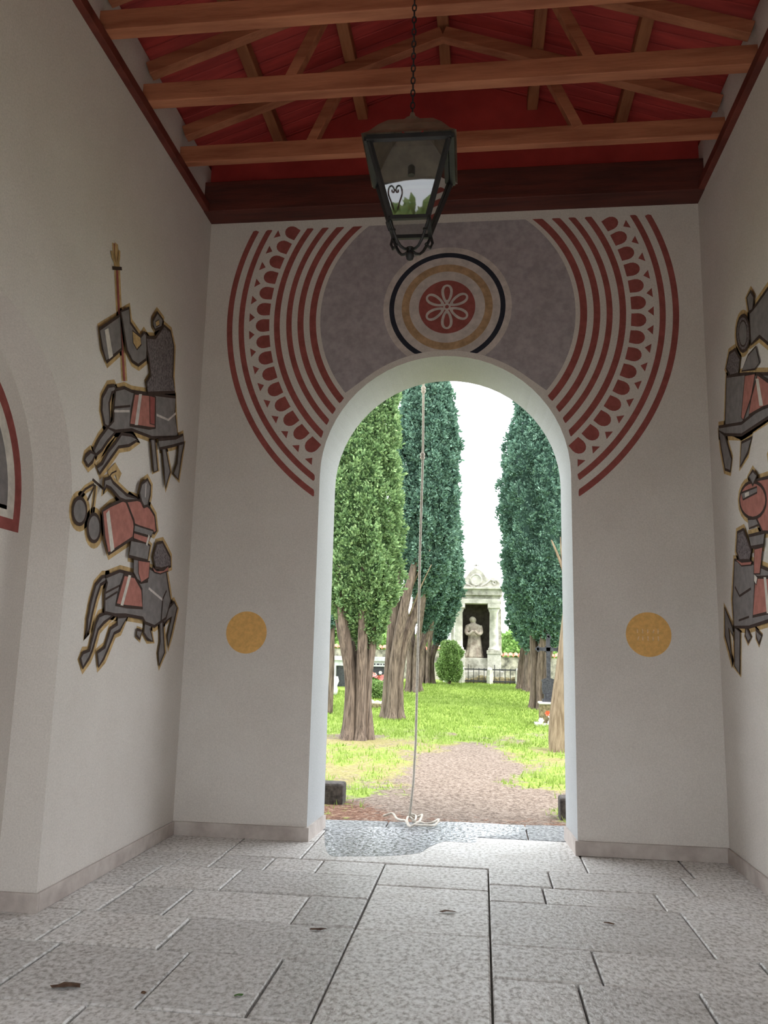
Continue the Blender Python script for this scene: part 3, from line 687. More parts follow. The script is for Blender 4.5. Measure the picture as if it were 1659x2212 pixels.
k.poly('cloth_stripe', [(368,1640),(380,1640),(400,1830),(384,1832)], P_WHITE, 0, 0, under=sc_)
k.poly('rider_leg', [(318,1490),(362,1480),(347,1622),(315,1622)], P_PINK, 0, 0.014); k.poly('stirrup', [(318,1622),(335,1640),(328,1680),(316,1660)], P_WHITE, 0, 0.01)
k.poly('hip', [(288,1420),(372,1400),(367,1470),(300,1482)], P_GREY, H)
k.poly('belt', [(283,1332),(356,1325),(362,1352),(290,1382)], P_GREY, 0, 0.014)
k.poly('chest', [(300,1130),(391,1110),(450,1130),(450,1400),(362,1400),(330,1330)], P_PINK, H)
k.poly('horse_head', [(228,1402),(260,1385),(302,1500),(292,1552),(240,1552),(223,1500)], P_MAIL, H); k.poly('collar', [(213,1540),(250,1560),(305,1555),(300,1575),(250,1580)], P_PINK, 0, 0.01)
sd_ = k.poly('shield', ell(310, 1230, 70, 97), P_PINK, H); k.poly('shield_bar', [(248,1192),(332,1160),(333,1190),(258,1228)], P_GREY, 0, 0.014, under=sd_)
k.line('shield_mark', [(268,1205),(290,1195)], P_WHITE, 0.03)
k.poly('plume', [(288,1105),(310,1073),(332,1100),(310,1152)], P_GREY, 0.04)
k.finish()

# lunette painted inside the left niche
lun = empty('lunette_mural', (XL-ND, NC, 2.32), 'dark painted half-round lunette with red border in the left wall niche', 'mural')
xw = XL-ND
def lun_poly(r, z0):
    p = [(xw, NC+r*math.cos(t), NZ+r*math.sin(t)) for t in np.linspace(0, math.pi, 40)]
    return [(xw, NC+r, z0)]+p+[(xw, NC-r, z0)]
for r, z0, nm, mt, off in ((1.0, 2.325, 'red_border', P_RED, 0.002), (0.925, 2.40, 'pale_border', P_WHITE, 0.003), (0.845, 2.475, 'dark_field', P_GREY, 0.004)):
    p = [(x+off, y, z) for x, y, z in lun_poly(r, z0)]; MB().add(p, [tuple(reversed(range(len(p))))]).build(nm, mt, lun)
relocate(lun)

# ------------------------------------------------------------------ rope, blocks, leaves on the floor
rp = []
prof = [(915,800),(913.5,985),(910,1100),(907,1200),(903,1400),(898,1600),(893,1690),(885,1763)]
ys = 8.15
for px, py in prof:
    q = at(px, py, 1, ys); rp.append((q[0], q[1], max(0.02, q[2])))
x0, y0, z0 = rp[0]; rp = [(x0, ys, 6.2), (x0, ys, 5.2)]+rp
ro = empty('bell_rope', (rp[-1][0], ys, 0), 'long knotted white rope hanging in the doorway, its end coiled on the ground', 'rope')
mb = MB(); mb.tube(rp, 0.012, 8); mb.build('hanging_length', ROPE, ro, smooth=True)
for px, py in ((914.8, 842), (912.8, 985)):
    q = at(px, py, 1, ys); MB().lathe([(0.008,-0.045),(0.022,-0.03),(0.026,-0.01),(0.018,0.0),(0.027,0.012),(0.022,0.03),(0.008,0.045)], tuple(q), 10).build('knot', ROPE, ro, smooth=True)
cz = [(310,290),(400,275),(520,290),(600,350),(700,420),(800,470),(870,520),(960,540),(1100,500),(1250,470),(1400,480),(1540,440),(1450,500),(1250,540),(1000,570),(900,530),(830,430),(870,380),(1000,400),(1030,330),(920,310),(1020,285),(1120,300),(1170,330),(1120,400),(1060,470),(950,480)]
q0 = [at(800+x/10.37, 1730+y/10.37, 2, 0.03) for x, y in cz]
q0 = [(p[0], min(p[1], 8.46)*1.0, 0.03) for p in q0]
off = rp[-1][1]-q0[16][1]
q1 = [(p[0], p[1]+off*0.75, 0.022+0.014*(i % 3)) for i, p in enumerate(q0)]
def spl(ps, kk=4):
    out = []; n = len(ps)
    for i in range(n-1):
        p0, a, b, p3 = (np.array(ps[min(max(i+j-1, 0), n-1)]) for j in range(4))
        for t in np.arange(kk)/kk: out.append(0.5*((2*a)+(-p0+b)*t+(2*p0-5*a+4*b-p3)*t*t+(-p0+3*a-3*b+p3)*t**3))
    out.append(np.array(ps[-1])); return out
MB().tube(spl(q1), 0.011, 7).build('coiled_end', ROPE, ro, smooth=True)
relocate(ro)
def stone_block(x0, x1, y0, y1, h, lb):
    mb = MB().box(x0, x1, y0, y1, -0.05, h); tag(mb.build('stone_block', BLOCKM, bevel=0.025), lb, 'stone', 'dark blocks outside the doorway')
q = at(740, 1735, 2, 0); stone_block(q[0]-0.28, q[0], q[1], q[1]+0.24, 0.20, 'dark square stone block on the ground at the left jamb')
q = at(1210, 1768, 2, 0); stone_block(q[0], q[0]+0.28, q[1], q[1]+0.24, 0.20, 'dark square stone block on the ground at the right jamb')
def litter(name, px, py, sx, sy2, mat, lb, ang=0.3, seed=1):
    q = at(px, py, 2, 0.004); r = random.Random(seed); mb = MB(); n = 10
    P_ = []
    for i in range(n):
        t = 2*math.pi*i/n; rr = r.uniform(0.75, 1.15); u, v = sx*rr*math.cos(t), sy2*rr*math.sin(t)
        P_.append((q[0]+u*math.cos(ang)-v*math.sin(ang), q[1]+u*math.sin(ang)+v*math.cos(ang), 0.005+0.008*r.random()))
    mb.add(P_+[(q[0], q[1], 0.016)], [(i, (i+1) % n, n) for i in range(n)])
    return tag(mb.build(name, mat), lb, 'leaf')
litter('leaf_litter', 145, 2130, 0.075, 0.035, DRY, 'dark clump of dead leaf matter on the floor at lower left', 0.2, 1)
litter('fallen_leaf', 515, 2152, 0.022, 0.012, FRESH, 'small fresh green leaf lying on the floor slabs', 0.4, 2)
litter('fallen_leaf', 310, 2146, 0.014, 0.018, DRY, 'tiny dark dead leaf in a slab joint at lower left', 0.9, 3)
litter('fallen_leaf', 968, 1970, 0.06, 0.02, DRY, 'brown dead leaf on the middle slab lane', 0.25, 4)
litter('fallen_leaf', 688, 2009, 0.05, 0.018, DRY, 'brown dead leaf left of the middle slab lane', 0.1, 5)
litter('fallen_leaf', 1315, 1996, 0.035, 0.014, DRY, 'brown dead leaf on the right hand slabs', -0.3, 6)

# ------------------------------------------------------------------ cemetery ground and grass
def fbm(x, y, s): return mnoise.fractal(Vector((x*s, y*s, 3.7)), 1.0, 2.0, 4)
def masks(x, y):
    w = 1.05-0.09*(y-8.4); c = -0.22
    d = abs(x-c)-max(0.0, w*(1.0 if y < 13.5 else max(0, 1-(y-13.5)/2.5)))
    n = fbm(x, y, 0.9)*0.5
    on_path = 1/(1+math.exp((d+n*0.9)*5)) if y < 16.5 else 0.0
    far = min(1, max(0, (y-15.5)/6))
    grass = (1-on_path)*(0.40+0.40*far+0.26*n+0.22*fbm(x, y*0.45, 2.1))
    dry = (1-on_path)*(0.55-0.5*far+0.2*fbm(x+9, y, 1.3)) if y > 10.5 else 0.12
    lit = max(0, 0.40-0.35*abs(y-8.5))+0.15*max(0, abs(x+0.3)-0.6)*max(0, 1-abs(y-8.7)/1.2)+0.34*max(0, 1-abs(x+1.6)/1.0)*max(0, 1-abs(y-9.2)/2.4)+0.25*max(0, 1-math.hypot(x+2.6, y-15.5)/1.8)
    if y > 15 : grass -= 0.35*max(0, 1-math.hypot(x+2.4, y-15.8)/1.5)
    return grass, dry, min(0.85, lit)
gx = np.concatenate([np.linspace(-16, -4.2, 14), np.linspace(-4, 4, 97), np.linspace(4.2, 16, 14)])
gy = np.concatenate([np.linspace(7.84, 24, 150), np.linspace(24.4, 62, 60)])
V, A_g, A_d, A_l = [], [], [], []
for y in gy:
    for x in gx:
        g, dd, ll = masks(x, y); hump = 0.02*fbm(x, y, 0.8)*min(1, max(0, (y-8.6)/2))
        V.append((x, y, gz(y)+hump)); A_g.append(g); A_d.append(dd); A_l.append(ll)
nx = len(gx); F = [(j*nx+i, j*nx+i+1, (j+1)*nx+i+1, (j+1)*nx+i) for j in range(len(gy)-1) for i in range(nx-1)]
me = bpy.data.meshes.new('ground'); me.from_pydata(V, [], F); me.materials.append(GROUND)
for nm, arr in (('grass', A_g), ('dry', A_d), ('litter', A_l)):
    a = me.attributes.new(nm, 'FLOAT', 'POINT'); a.data.foreach_set('value', arr)
me.polygons.foreach_set('use_smooth', [True]*len(me.polygons))
gro = bpy.data.objects.new('ground', me); col.objects.link(gro); struct(gro)

def np_mesh(name, verts, nper, mat, tone, parent=None, smooth=False):
    """verts (n, nper, 3): n separate polygons with nper corners each"""
    n = len(verts); me = bpy.data.meshes.new(name)
    me.vertices.add(n*nper); me.vertices.foreach_set('co', verts.astype(np.float32).ravel())
    me.loops.add(n*nper); me.loops.foreach_set('vertex_index', np.arange(n*nper, dtype=np.int32))
    me.polygons.add(n); me.polygons.foreach_set('loop_start', np.arange(0, n*nper, nper, dtype=np.int32))
    me.materials.append(mat)
    a = me.attributes.new('tone', 'FLOAT', 'POINT'); a.data.foreach_set('value', (np.repeat(tone, nper) if np.ndim(tone) == 1 else tone.ravel()).astype(np.float32))
    me.update(calc_edges=True); me.validate()
    o = bpy.data.objects.new(name, me); col.objects.link(o)
    if parent: o.parent = parent
    return o

rs = np.random.default_rng(11)
def grass_blades():
    B, T = [], []
    cand = 90000
    ys_ = 8.6+(1-np.sqrt(rs.random(cand)))*0+rs.random(cand)**1.15*27
    xs_ = (rs.random(cand)*2-1)*(1.6+0.16*ys_)*0.9-0.4-0.015*ys_
    u = rs.random(cand)
    for x, y, r in zip(xs_, ys_, u):
        g, dd, ll = masks(x, y); pn = fbm(x, y, 2.3)
        if x < -3.2 and y > 28.5: continue
        p = max(0, (g-0.28)*1.9+0.35*pn)
        if r < p:
            z = gz(y)-0.005; far = min(1, max(0, (y-14)/10)); h = rs.uniform(0.03, 0.085)*(1+0.5*max(0, pn)); w = 0.007*(1+0.11*(y-8))
            a = rs.random()*6.283; lean = rs.uniform(0.1, 0.6)*h; b2 = rs.random()*6.283
            B.append([(x-w*math.cos(a), y-w*math.sin(a), z), (x+w*math.cos(a), y+w*math.sin(a), z), (x+lean*math.cos(b2), y+lean*math.sin(b2), z+h)])
            T.append(min(1, max(0, 0.45+0.3*pn+rs.normal()*0.2+0.12*(1-far))))
    return np.array(B), np.array(T)
B, T = grass_blades()
tag(np_mesh('grass', B, 3, GRASS, T), 'short patchy green grass growing over the cemetery lawn and path edges', 'grass', kind='stuff')

# ------------------------------------------------------------------ trees
def tuft_cloud(P, Nrm, size, rng, per=7):
    """P, Nrm (n,3): sprays, each a cone of little leaf quads pointing along its normal and up; returns quads and corner tones"""
    out, tn = [], []
    n = len(P); base = np.clip(0.40+0.16*rng.normal(size=n), 0, 1)
    for k_ in range(per):
        d = Nrm+rng.normal(size=(n, 3))*0.75; d[:, 2] += 0.35
        d /= np.linalg.norm(d, axis=1)[:, None]
        s_ = np.cross(d, rng.normal(size=(n, 3))); s_ /= np.linalg.norm(s_, axis=1)[:, None]
        L = size*rng.uniform(0.6, 1.25, n)[:, None]; Wd = L*0.24
        o = P+rng.normal(size=(n, 3))*size*0.22
        out.append(np.stack([o-s_*Wd*0.5, o+d*L*0.6-s_*Wd, o+d*L, o+d*L*0.6+s_*Wd], axis=1))
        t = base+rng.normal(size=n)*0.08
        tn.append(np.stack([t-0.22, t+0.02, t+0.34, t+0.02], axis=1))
    return np.concatenate(out), np.clip(np.concatenate(tn), 0, 1)

def core_quads(cpath, rad, z0, z1, k=0.8, nz=26, na=18):
    zs = np.linspace(z0, z1, nz); Q = []
    ring = []
    for z in zs:
        c = cpath(z); r = rad(z)*k
        ring.append([(c[0]+r*math.cos(2*math.pi*j/na), c[1]+r*math.sin(2*math.pi*j/na), z) for j in range(na)])
    for i in range(nz-1):
        for j in range(na): Q.append([ring[i][j], ring[i][(j+1) % na], ring[i+1][(j+1) % na], ring[i+1][j]])
    return np.array(Q)

def crown(name, parent, cpath, rad, z0, z1, mat, ntuft, size, seed, nclump=160, amp=0.22, zel=1.5):
    rng = np.random.default_rng(seed)
    zs = np.linspace(z0, z1, 200); rr = np.array([rad(z) for z in zs]); w = rr+0.03; cdf = np.cumsum(w); cdf /= cdf[-1]
    def samp(n):
        z = np.interp(rng.random(n), cdf, zs); a = rng.random(n)*2*math.pi; return z, a
    cz_, ca_ = samp(nclump); crr = np.interp(cz_, zs, rr); ch_ = rng.uniform(0.5, 1.15, nclump)
    z, a = samp(ntuft); r = np.interp(z, zs, rr)
    best = np.full(ntuft, -1.0); dirz = np.zeros(ntuft); dira = np.zeros(ntuft)
    cl = 0.42*np.sqrt(2*math.pi*rr.mean()*(z1-z0)/nclump)*1.9; r = r*(1+0.10*np.sin(6*a+1.4*np.sin(0.9*z+seed)+seed)*(0.6+0.4*np.sin(1.7*z+seed))+0.06*np.sin(11*a+2.3*z+2*seed))
    for i in range(nclump):
        da = (a-ca_[i]+math.pi) % (2*math.pi)-math.pi
        dx = da*np.maximum(r, 0.15); dz = (z-cz_[i])/zel
        h = (1-(dx*dx+dz*dz)/(cl*cl))*ch_[i]
        m = h > best; best[m] = h[m]; dirz[m] = dz[m]/cl; dira[m] = dx[m]/cl
    best = np.clip(best, -0.7, 1.2)
    keep = (best > 0.0) | (rng.random(ntuft) < 0.45)
    z, a, r, best, dirz, dira = (q_[keep] for q_ in (z, a, r, best, dirz, dira)); ntuft = len(z)
    cc = np.array([cpath(v) for v in zs]); cx = np.interp(z, zs, cc[:, 0]); cyy = np.interp(z, zs, cc[:, 1])
    depth = rng.random(ntuft)**2*0.14
    rad_ = r*(1-amp*0.85+amp*best)-depth*r
    ca, sa = np.cos(a), np.sin(a)
    P = np.stack([cx+rad_*ca, cyy+rad_*sa, z], 1)
    nr = np.stack([ca-dira*0.9*sa, sa+dira*0.9*ca, 0.15+dirz*0.9], 1); nr /= np.linalg.norm(nr, axis=1)[:, None]
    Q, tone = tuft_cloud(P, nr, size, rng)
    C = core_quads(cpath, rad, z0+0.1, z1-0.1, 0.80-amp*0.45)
    tone = np.concatenate([tone, np.full((len(C), 4), 0.12)])  # dark core tone paints shade into the gaps between clumps
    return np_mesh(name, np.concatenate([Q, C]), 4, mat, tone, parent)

def prof(keys):
    zs = [k_[0] for k_ in keys]; rs_ = [k_[1] for k_ in keys]
    return lambda z: float(np.interp(z, zs, rs_))

def cypress(base, stems, crown_c, keys, mat, ntuft, size, seed, label, bark=BARK, amp=0.30, extra=None, nclump=520):
    x, y = base; z = gz(y)
    root = empty('cypress_tree', (x, y, z), label, 'tree', 'cypresses lining the path')
    mb = MB()
    for (pts, rads, lob) in stems:
        P_ = [(x+p[0], y+p[1], z-0.06+p[2]) for p in pts]
        P_ = spl(P_, 5); R_ = np.interp(np.linspace(0, 1, len(P_)), np.linspace(0, 1, len(rads)), rads)
        mb.tube(P_, list(R_), 14, lobes=lob, la=0.13 if lob else 0, ph=seed)
    mb.build('trunk', bark, root, smooth=True)
    if extra:
        for pts, r0, r1 in extra:
            P_ = spl([(x+p[0], y+p[1], z+p[2]) for p in pts], 5)
            MB().tube(P_, list(np.linspace(r0, r1, len(P_))), 7).build('branch', BARKL, root, smooth=True)
    cxs = [c_[0] for c_ in crown_c]
    def cpath(zz): return (x+float(np.interp(zz, cxs, [c_[1] for c_ in crown_c])), y+float(np.interp(zz, cxs, [c_[2] for c_ in crown_c])))
    crown('crown', root, cpath, prof(keys), keys[0][0], keys[-1][0], mat, ntuft, size, seed, nclump, amp)
    relocate(root); return root

def fan(n, spread, h, r0, seed, lean=(0, 0), base=0.17):
    r = random.Random(seed); st = []
    for i in range(n):
        a = 2*math.pi*i/n+r.uniform(-.3, .3); b0 = base*r.uniform(.7, 1.1)
        x0_, y0_ = b0*math.cos(a), b0*math.sin(a)
        st.append(([(x0_*1.25, y0_*1.25, 0), (x0_*0.95, y0_*0.95, 0.35), (x0_*0.9+lean[0]*0.06, y0_*0.9+lean[1]*.06, h*0.35), (x0_+spread*math.cos(a)*0.5+lean[0]*0.42, y0_+spread*math.sin(a)*0.5+lean[1]*.42, h*0.65), (x0_+spread*math.cos(a)+lean[0], y0_+spread*math.sin(a)+lean[1], h)],
                   [r0*1.35, r0*1.05, r0, r0*0.9, r0*0.55], r.choice([3, 4, 5])))
    return st
b = gpt(770, 1597)
st = fan(6, 0.30, 3.4, 0.105, 3, lean=(-0.15, 0), base=0.22)
st.append(([(0.26, 0, 0), (0.20, 0, 0.5), (0.14, 0, 1.0), (0.24, 0, 1.7), (0.36, 0, 2.4)], [0.13, 0.11, 0.085, 0.075, 0.05], 3))
cypress(b, st, [(1.7, 0.20, 0), (2.6, -0.03, 0), (6, -0.12, 0), (10, -0.15, 0)],
        [(1.75, 0.12), (2.1, 0.36), (2.7, 0.74), (3.4, 0.84), (5, 0.83), (7.0, 0.78), (9, 0.6), (10.8, 0.08)], LEAF_A, 13000, 0.095, 21,
        'tall yellow-green cypress with a fluted clump of trunks nearest the doorway on the left', amp=0.30, nclump=800)
b = gpt(846, 1552)
cypress(b, fan(4, 0.30, 4.4, 0.13, 5, lean=(0.62, 0.1), base=0.17), [(3.0, 0.75, 0.2), (6, 0.80, 0.2), (12, 0.70, 0.2)],
        [(3.2, 0.25), (4.0, 0.66), (5.5, 0.85), (7.5, 0.82), (9, 0.62), (10.5, 0.4), (12.2, 0.06)], LEAF_B, 11000, 0.115, 22,
        'second cypress on the left with a leaning pair of thick trunks', extra=[([(0.35,0,3.0),(0.6,-0.3,3.6),(0.95,-0.4,4.3)], 0.03, 0.012), ([(0.4,0,2.6),(0.7,-0.3,3.3),(1.0,-0.5,3.9)], 0.025, 0.01)])
b = gpt(893, 1494)
cypress(b, fan(6, 0.55, 3.6, 0.095, 7, lean=(0.25, 0), base=0.26), [(2.4, 0.35, 0), (4.5, 0.72, 0), (12, 0.62, 0)],
        [(2.5, 0.12), (3.3, 0.48), (4.5, 0.80), (6.5, 0.80), (8.5, 0.55), (10.2, 0.06)], LEAF_B, 8500, 0.13, 23,
        'third cypress on the left with many thin upright trunks behind the rope')
b = gpt(924, 1477)
cypress(b, fan(5, 0.5, 3.2, 0.09, 9, lean=(0.3, 0), base=0.22), [(1.8, 0.4, 0), (4, 0.62, 0), (9, 0.55, 0)],
        [(2.1, 0.12), (3.0, 0.42), (4.2, 0.74), (6.0, 0.74), (8, 0.5), (10.0, 0.06)], LEAF_B, 4500, 0.155, 24,
        'farthest cypress of the left row, just beside the bush')
b = gpt(712, 1541)
cypress(b, [([(0, 0, 0), (0.02, 0, 1.2), (0, 0, 2.4), (0, 0, 4.0)], [0.085, 0.07, 0.065, 0.05], 0)], [(2.0, 0, 0), (8, 0, 0)],
        [(2.3, 0.1), (3.0, 0.42), (5, 0.55), (7.5, 0.35), (9, 0.05)], LEAF_B, 2500, 0.12, 25,
        'slim single-stemmed cypress at the left edge of the doorway view')
b = gpt(1212, 1622)
cypress(b, [([(0.02, 0, 0), (0.0, 0, 0.4), (0.06, 0, 1.1), (0.10, 0, 1.5), (0.16, 0, 2.4), (0.28, 0, 3.6), (0.4, 0, 5)], [0.25, 0.205, 0.175, 0.165, 0.115, 0.09, 0.06], 3),
            ([(0.16, 0.1, 0), (0.18, 0.1, 0.6), (0.24, 0.1, 1.6), (0.35, 0.1, 3)], [0.17, 0.14, 0.12, 0.08], 3)],
        [(3.0, 0.95, 0.1), (6, 0.95, 0.1), (11, 0.8, 0.1)], [(3.0, 0.2), (3.8, 0.62), (5.2, 0.84), (8, 0.8), (10, 0.5), (11.5, 0.06)], LEAF_B, 9500, 0.10, 26,
        'nearest right cypress with a smooth pale leaning trunk against the jamb', bark=BARKL,
        extra=[([(0.28, -0.05, 2.6), (0.10, -0.3, 3.1), (-0.05, -0.4, 3.5), (-0.16, -0.45, 3.75)], 0.045, 0.012), ([(0.08, -0.3, 3.15), (0.02, -0.4, 3.5), (0.0, -0.5, 3.8)], 0.022, 0.008), ([(0.15, -0.2, 2.95), (0.1, -0.35, 3.4), (0.12, -0.45, 3.9)], 0.02, 0.008)])
b = gpt(1166, 1532)
cypress(b, fan(4, 0.25, 3.4, 0.12, 11, lean=(0.30, 0), base=0.18)+[([(0.22, -0.3, 0), (0.2, -0.3, 1), (0.18, -0.3, 2), (0.2, -0.2, 3.2)], [0.07, 0.06, 0.055, 0.05], 0)],
        [(2.0, 0.35, 0), (4, 0.12, 0), (7, 0.05, 0), (12, 0.35, 0)], [(2.0, 0.25), (2.5, 0.70), (3.2, 1.04), (5, 1.2), (7.5, 1.15), (9.0, 0.85), (10.5, 0.98), (12, 0.6), (13.5, 0.08)], LEAF_B, 14000, 0.115, 27,
        'broad dense cypress on the right behind the iron grave cross', amp=0.30, nclump=800)
b = gpt(1146, 1494)
cypress(b, fan(3, 0.2, 3.0, 0.13, 13, lean=(0.55, 0), base=0.16), [(1.9, 0.15, 0), (3.2, -0.05, 0), (8, 0.05, 0)],
        [(1.7, 0.15), (2.2, 0.45), (3.0, 0.78), (4.5, 0.85), (7, 0.75), (9.2, 0.5), (10.5, 0.06)], LEAF_B, 5500, 0.14, 28,
        'middle cypress of the right row with a root-flared leaning trunk')
b = gpt(1130, 1489)
cypress(b, fan(3, 0.2, 2.8, 0.12, 15, lean=(0.6, 0), base=0.15), [(2.2, 0.6, 0), (8, 0.6, 0)],
        [(2.2, 0.2), (3.0, 0.6), (4.5, 0.7), (6.5, 0.6), (8.5, 0.06)], LEAF_B, 3200, 0.155, 29,
        'farthest cypress of the right row, next to the stone fence post')

def bush(name, c, rx, ry, h, mat, n, size, seed, label, cat, group=None, stem=True, top=False):
    x, y, z = c; root = empty(name, c, label, cat, group); rng = np.random.default_rng(seed)
    cpath = lambda zz: (x, y)
    def rad(zz):
        t = (zz-z)/h; return rx*math.sqrt(max(0.02, 1-(2*t-1)**2*(0.85 if t < 0.5 else 1)))
    o = crown('foliage', root, cpath, rad, z+(h*0.02 if not stem else h*0.1), z+h, mat, n, size, seed, 30, 0.35, 1.0)
    if stem:
        mb = MB()
        for i in range(4):
            a = i*1.6; mb.tube([(x+0.03*math.cos(a), y+0.03*math.sin(a), z-0.03), (x+rx*0.3*math.cos(a), y+rx*0.3*math.sin(a), z+h*0.5)], [0.02*h, 0.01*h], 6)
        mb.build('stem', BARK, root)
    relocate(root); return root

# ------------------------------------------------------------------ shrine at the end of the path
MY = 36.0
q = at(1028, 1474, 1, MY); MX, MZ = float(q[0]), gz(MY)
KM = float(at(1128, 1474, 1, MY)[0]-at(1028, 1474, 1, MY)[0])/100.0
def mx(px): return MX+(px-1028)*KM
def mz(py): return MZ+(1475-py)*KM
mon = empty('shrine_monument', (MX, MY, MZ), 'weathered stone aedicule shrine with scrolled pediment and cross at the path end', 'monument')
W2 = (1082-1028)*KM
def mpart(mb, name, mat, bevel=0.0, smooth=False): return mb.build(name, mat, mon, smooth=smooth, bevel=bevel)
mpart(MB().box(MX-W2-0.12, MX+W2+0.12, MY-0.55, MY+0.9, MZ-0.1, mz(1449)), 'plinth', MSTONE, 0.02)
mpart(MB().box(mx(1000), mx(1054), MY-0.25, MY+0.6, mz(1449), mz(1421)), 'statue_base', MSTONE, 0.02)
mpart(MB().box(mx(976), mx(1081), MY+0.5, MY+0.85, mz(1449), mz(1303)), 'back_wall', MDARK, 0.01)
for s in (-1, 1):
    cxp = MX+s*(1067-1028)*KM
    mpart(MB().box(cxp-0.28, cxp+0.30, MY-0.4, MY+0.5, mz(1449), mz(1412)), 'pedestal', MSTONE2, 0.015)
    mpart(MB().box(cxp-0.31, cxp+0.33, MY-0.43, MY+0.5, mz(1412), mz(1404)), 'pedestal_cap', MSTONE, 0.015)
    mpart(MB().lathe([(0.25, 0), (0.25, 0.08), (0.21, 0.12), (0.20, 0.2), (0.185, mz(1322)-mz(1404)), (0.21, mz(1320)-mz(1404)), (0.25, mz(1313)-mz(1404))], (cxp-s*0.0, MY-0.12, mz(1404)), 18), 'column', MSTONE2, 0, True)
    a, b_ = sorted((cxp+s*0.10, cxp+s*0.33)); mpart(MB().box(a, b_, MY+0.05, MY+0.5, mz(1404), mz(1313)), 'pilaster', MSTONE, 0.012)
    mpart(MB().box(cxp-0.27, cxp+0.29, MY-0.40, MY+0.5, mz(1313), mz(1303)), 'capital', MSTONE2, 0.02)
mpart(MB().box(MX-W2-0.02, MX+W2+0.02, MY-0.40, MY+0.85, mz(1303), mz(1293)), 'architrave', MSTONE2, 0.01)
mpart(MB().box(MX-W2+0.02, MX+W2-0.02, MY-0.36, MY+0.85, mz(1293), mz(1285)), 'frieze', MSTONE, 0.01)
mpart(MB().box(MX-W2-0.06, MX+W2+0.06, MY-0.46, MY+0.88, mz(1285), mz(1272)), 'frieze_upper', MSTONE, 0.01)
mpart(MB().box(MX-W2-0.14, MX+W2+0.14, MY-0.54, MY+0.92, mz(1272), mz(1267)), 'cornice', MSTONE2, 0.015)
ped = [(1080, 1267), (1080, 1257), (1075, 1249), (1067, 1246), (1060, 1246), (1054, 1248), (1049, 1243), (1043, 1234), (1036, 1228), (1030, 1226), (1028, 1223)]
pl = [(mx(a), mz(b_)) for a, b_ in ped]; pl = pl+[(2*MX-a, b_) for a, b_ in pl[::-1]][1:]
mpart(MB().prism(pl, MY-0.3, MY+0.5), 'pediment', MSTONE, 0.015)
def ring(c, r, tr, y): return [(c[0]+r*math.cos(t), y, c[1]+r*math.sin(t)) for t in np.linspace(0, 2*math.pi, 25)]
mpart(MB().tube(ring((MX, mz(1251)), 0.23, 0, MY-0.31), 0.05, 7, cap=False), 'medallion_ring', MSTONE, 0, True)
mpart(MB().tube([(MX, MY-0.34, mz(1251)), (MX, MY-0.28, mz(1251))], 0.20, 20), 'medallion', MSTONE2)
for s in (-1, 1):
    sc = [(MX+s*((1069-1028)*KM+0.13*(1-t/9)*math.cos(t)), MY-0.31, mz(1257)+0.13*(1-t/9)*math.sin(t)) for t in np.linspace(0, 7.5, 34)]
    sc = sc[::-1]+[(MX+s*(1060-1028)*KM, MY-0.31, mz(1250)), (MX+s*(1050-1028)*KM, MY-0.31, mz(1259)), (MX+s*(1040-1028)*KM, MY-0.31, mz(1264)), (MX+s*0.05, MY-0.31, mz(1265))]
    mpart(MB().tube(sc, 0.045, 6), 'volute', MSTONE, 0, True)
mpart(MB().lathe([(0.10, 0), (0.12, 0.05), (0.05, 0.1), (0.04, 0.16)], (MX, MY, mz(1226)), 12), 'finial', MSTONE, 0, True)
crs = MB(); crs.bar((MX, MY, mz(1222)), (MX, MY, mz(1212)), 0.045, 0.045); crs.bar((MX-0.12, MY, mz(1217)), (MX+0.12, MY, mz(1217)), 0.045, 0.045); mpart(crs, 'cross', MSTONE)
relocate(mon)
# carved figure standing in the niche
sz = mz(1421); SH = mz(1330)-mz(1421)
pf = [(0.0, .40, .30), (0.03, .42, .32), (0.10, .38, .30), (0.25, .33, .27), (0.40, .30, .25), (0.52, .27, .22), (0.60, .25, .20), (0.68, .28, .21), (0.76, .31, .20), (0.80, .27, .17), (0.825, .14, .12), (0.85, .10, .10), (0.875, .135, .14), (0.91, .155, .165), (0.95, .14, .15), (0.985, .08, .09), (1.0, .01, .01)]
mb = MB(); n = 40; vs_ = []
for t, ra, rb in pf:
    for j in range(n):
        a = 2*math.pi*j/n; fold = 1+(0.09*math.sin(9*a+3*t)+0.05*math.sin(14*a-5*t))*max(0, 1-t/0.75)
        sway = 0.05*math.sin(t*4)
        vs_.append((MX-0.12+sway+ra*fold*math.cos(a), MY+0.16+rb*fold*math.sin(a), sz+t*SH))
mb.add(vs_, [(i*n+j, i*n+(j+1) % n, (i+1)*n+(j+1) % n, (i+1)*n+j) for i in range(len(pf)-1) for j in range(n)]+[tuple(reversed(range(n)))])
for s in (-1, 1):
    mb.tube(spl([(MX-0.10+s*0.27, MY+0.12, sz+0.77*SH), (MX-0.10+s*0.33, MY+0.0, sz+0.62*SH), (MX-0.10+s*0.20, MY-0.14, sz+0.56*SH), (MX-0.09+s*0.03, MY-0.18, sz+0.65*SH)], 4), list(np.linspace(0.095, 0.06, 13)), 10)
so = mb.build('statue', STATUE, smooth=True)
rm = so.modifiers.new('remesh', 'REMESH'); rm.mode = 'VOXEL'; rm.voxel_size = 0.03; rm.use_smooth_shade = True
tag(so, 'robed stone figure with folded hands standing in the shrine niche', 'statue')
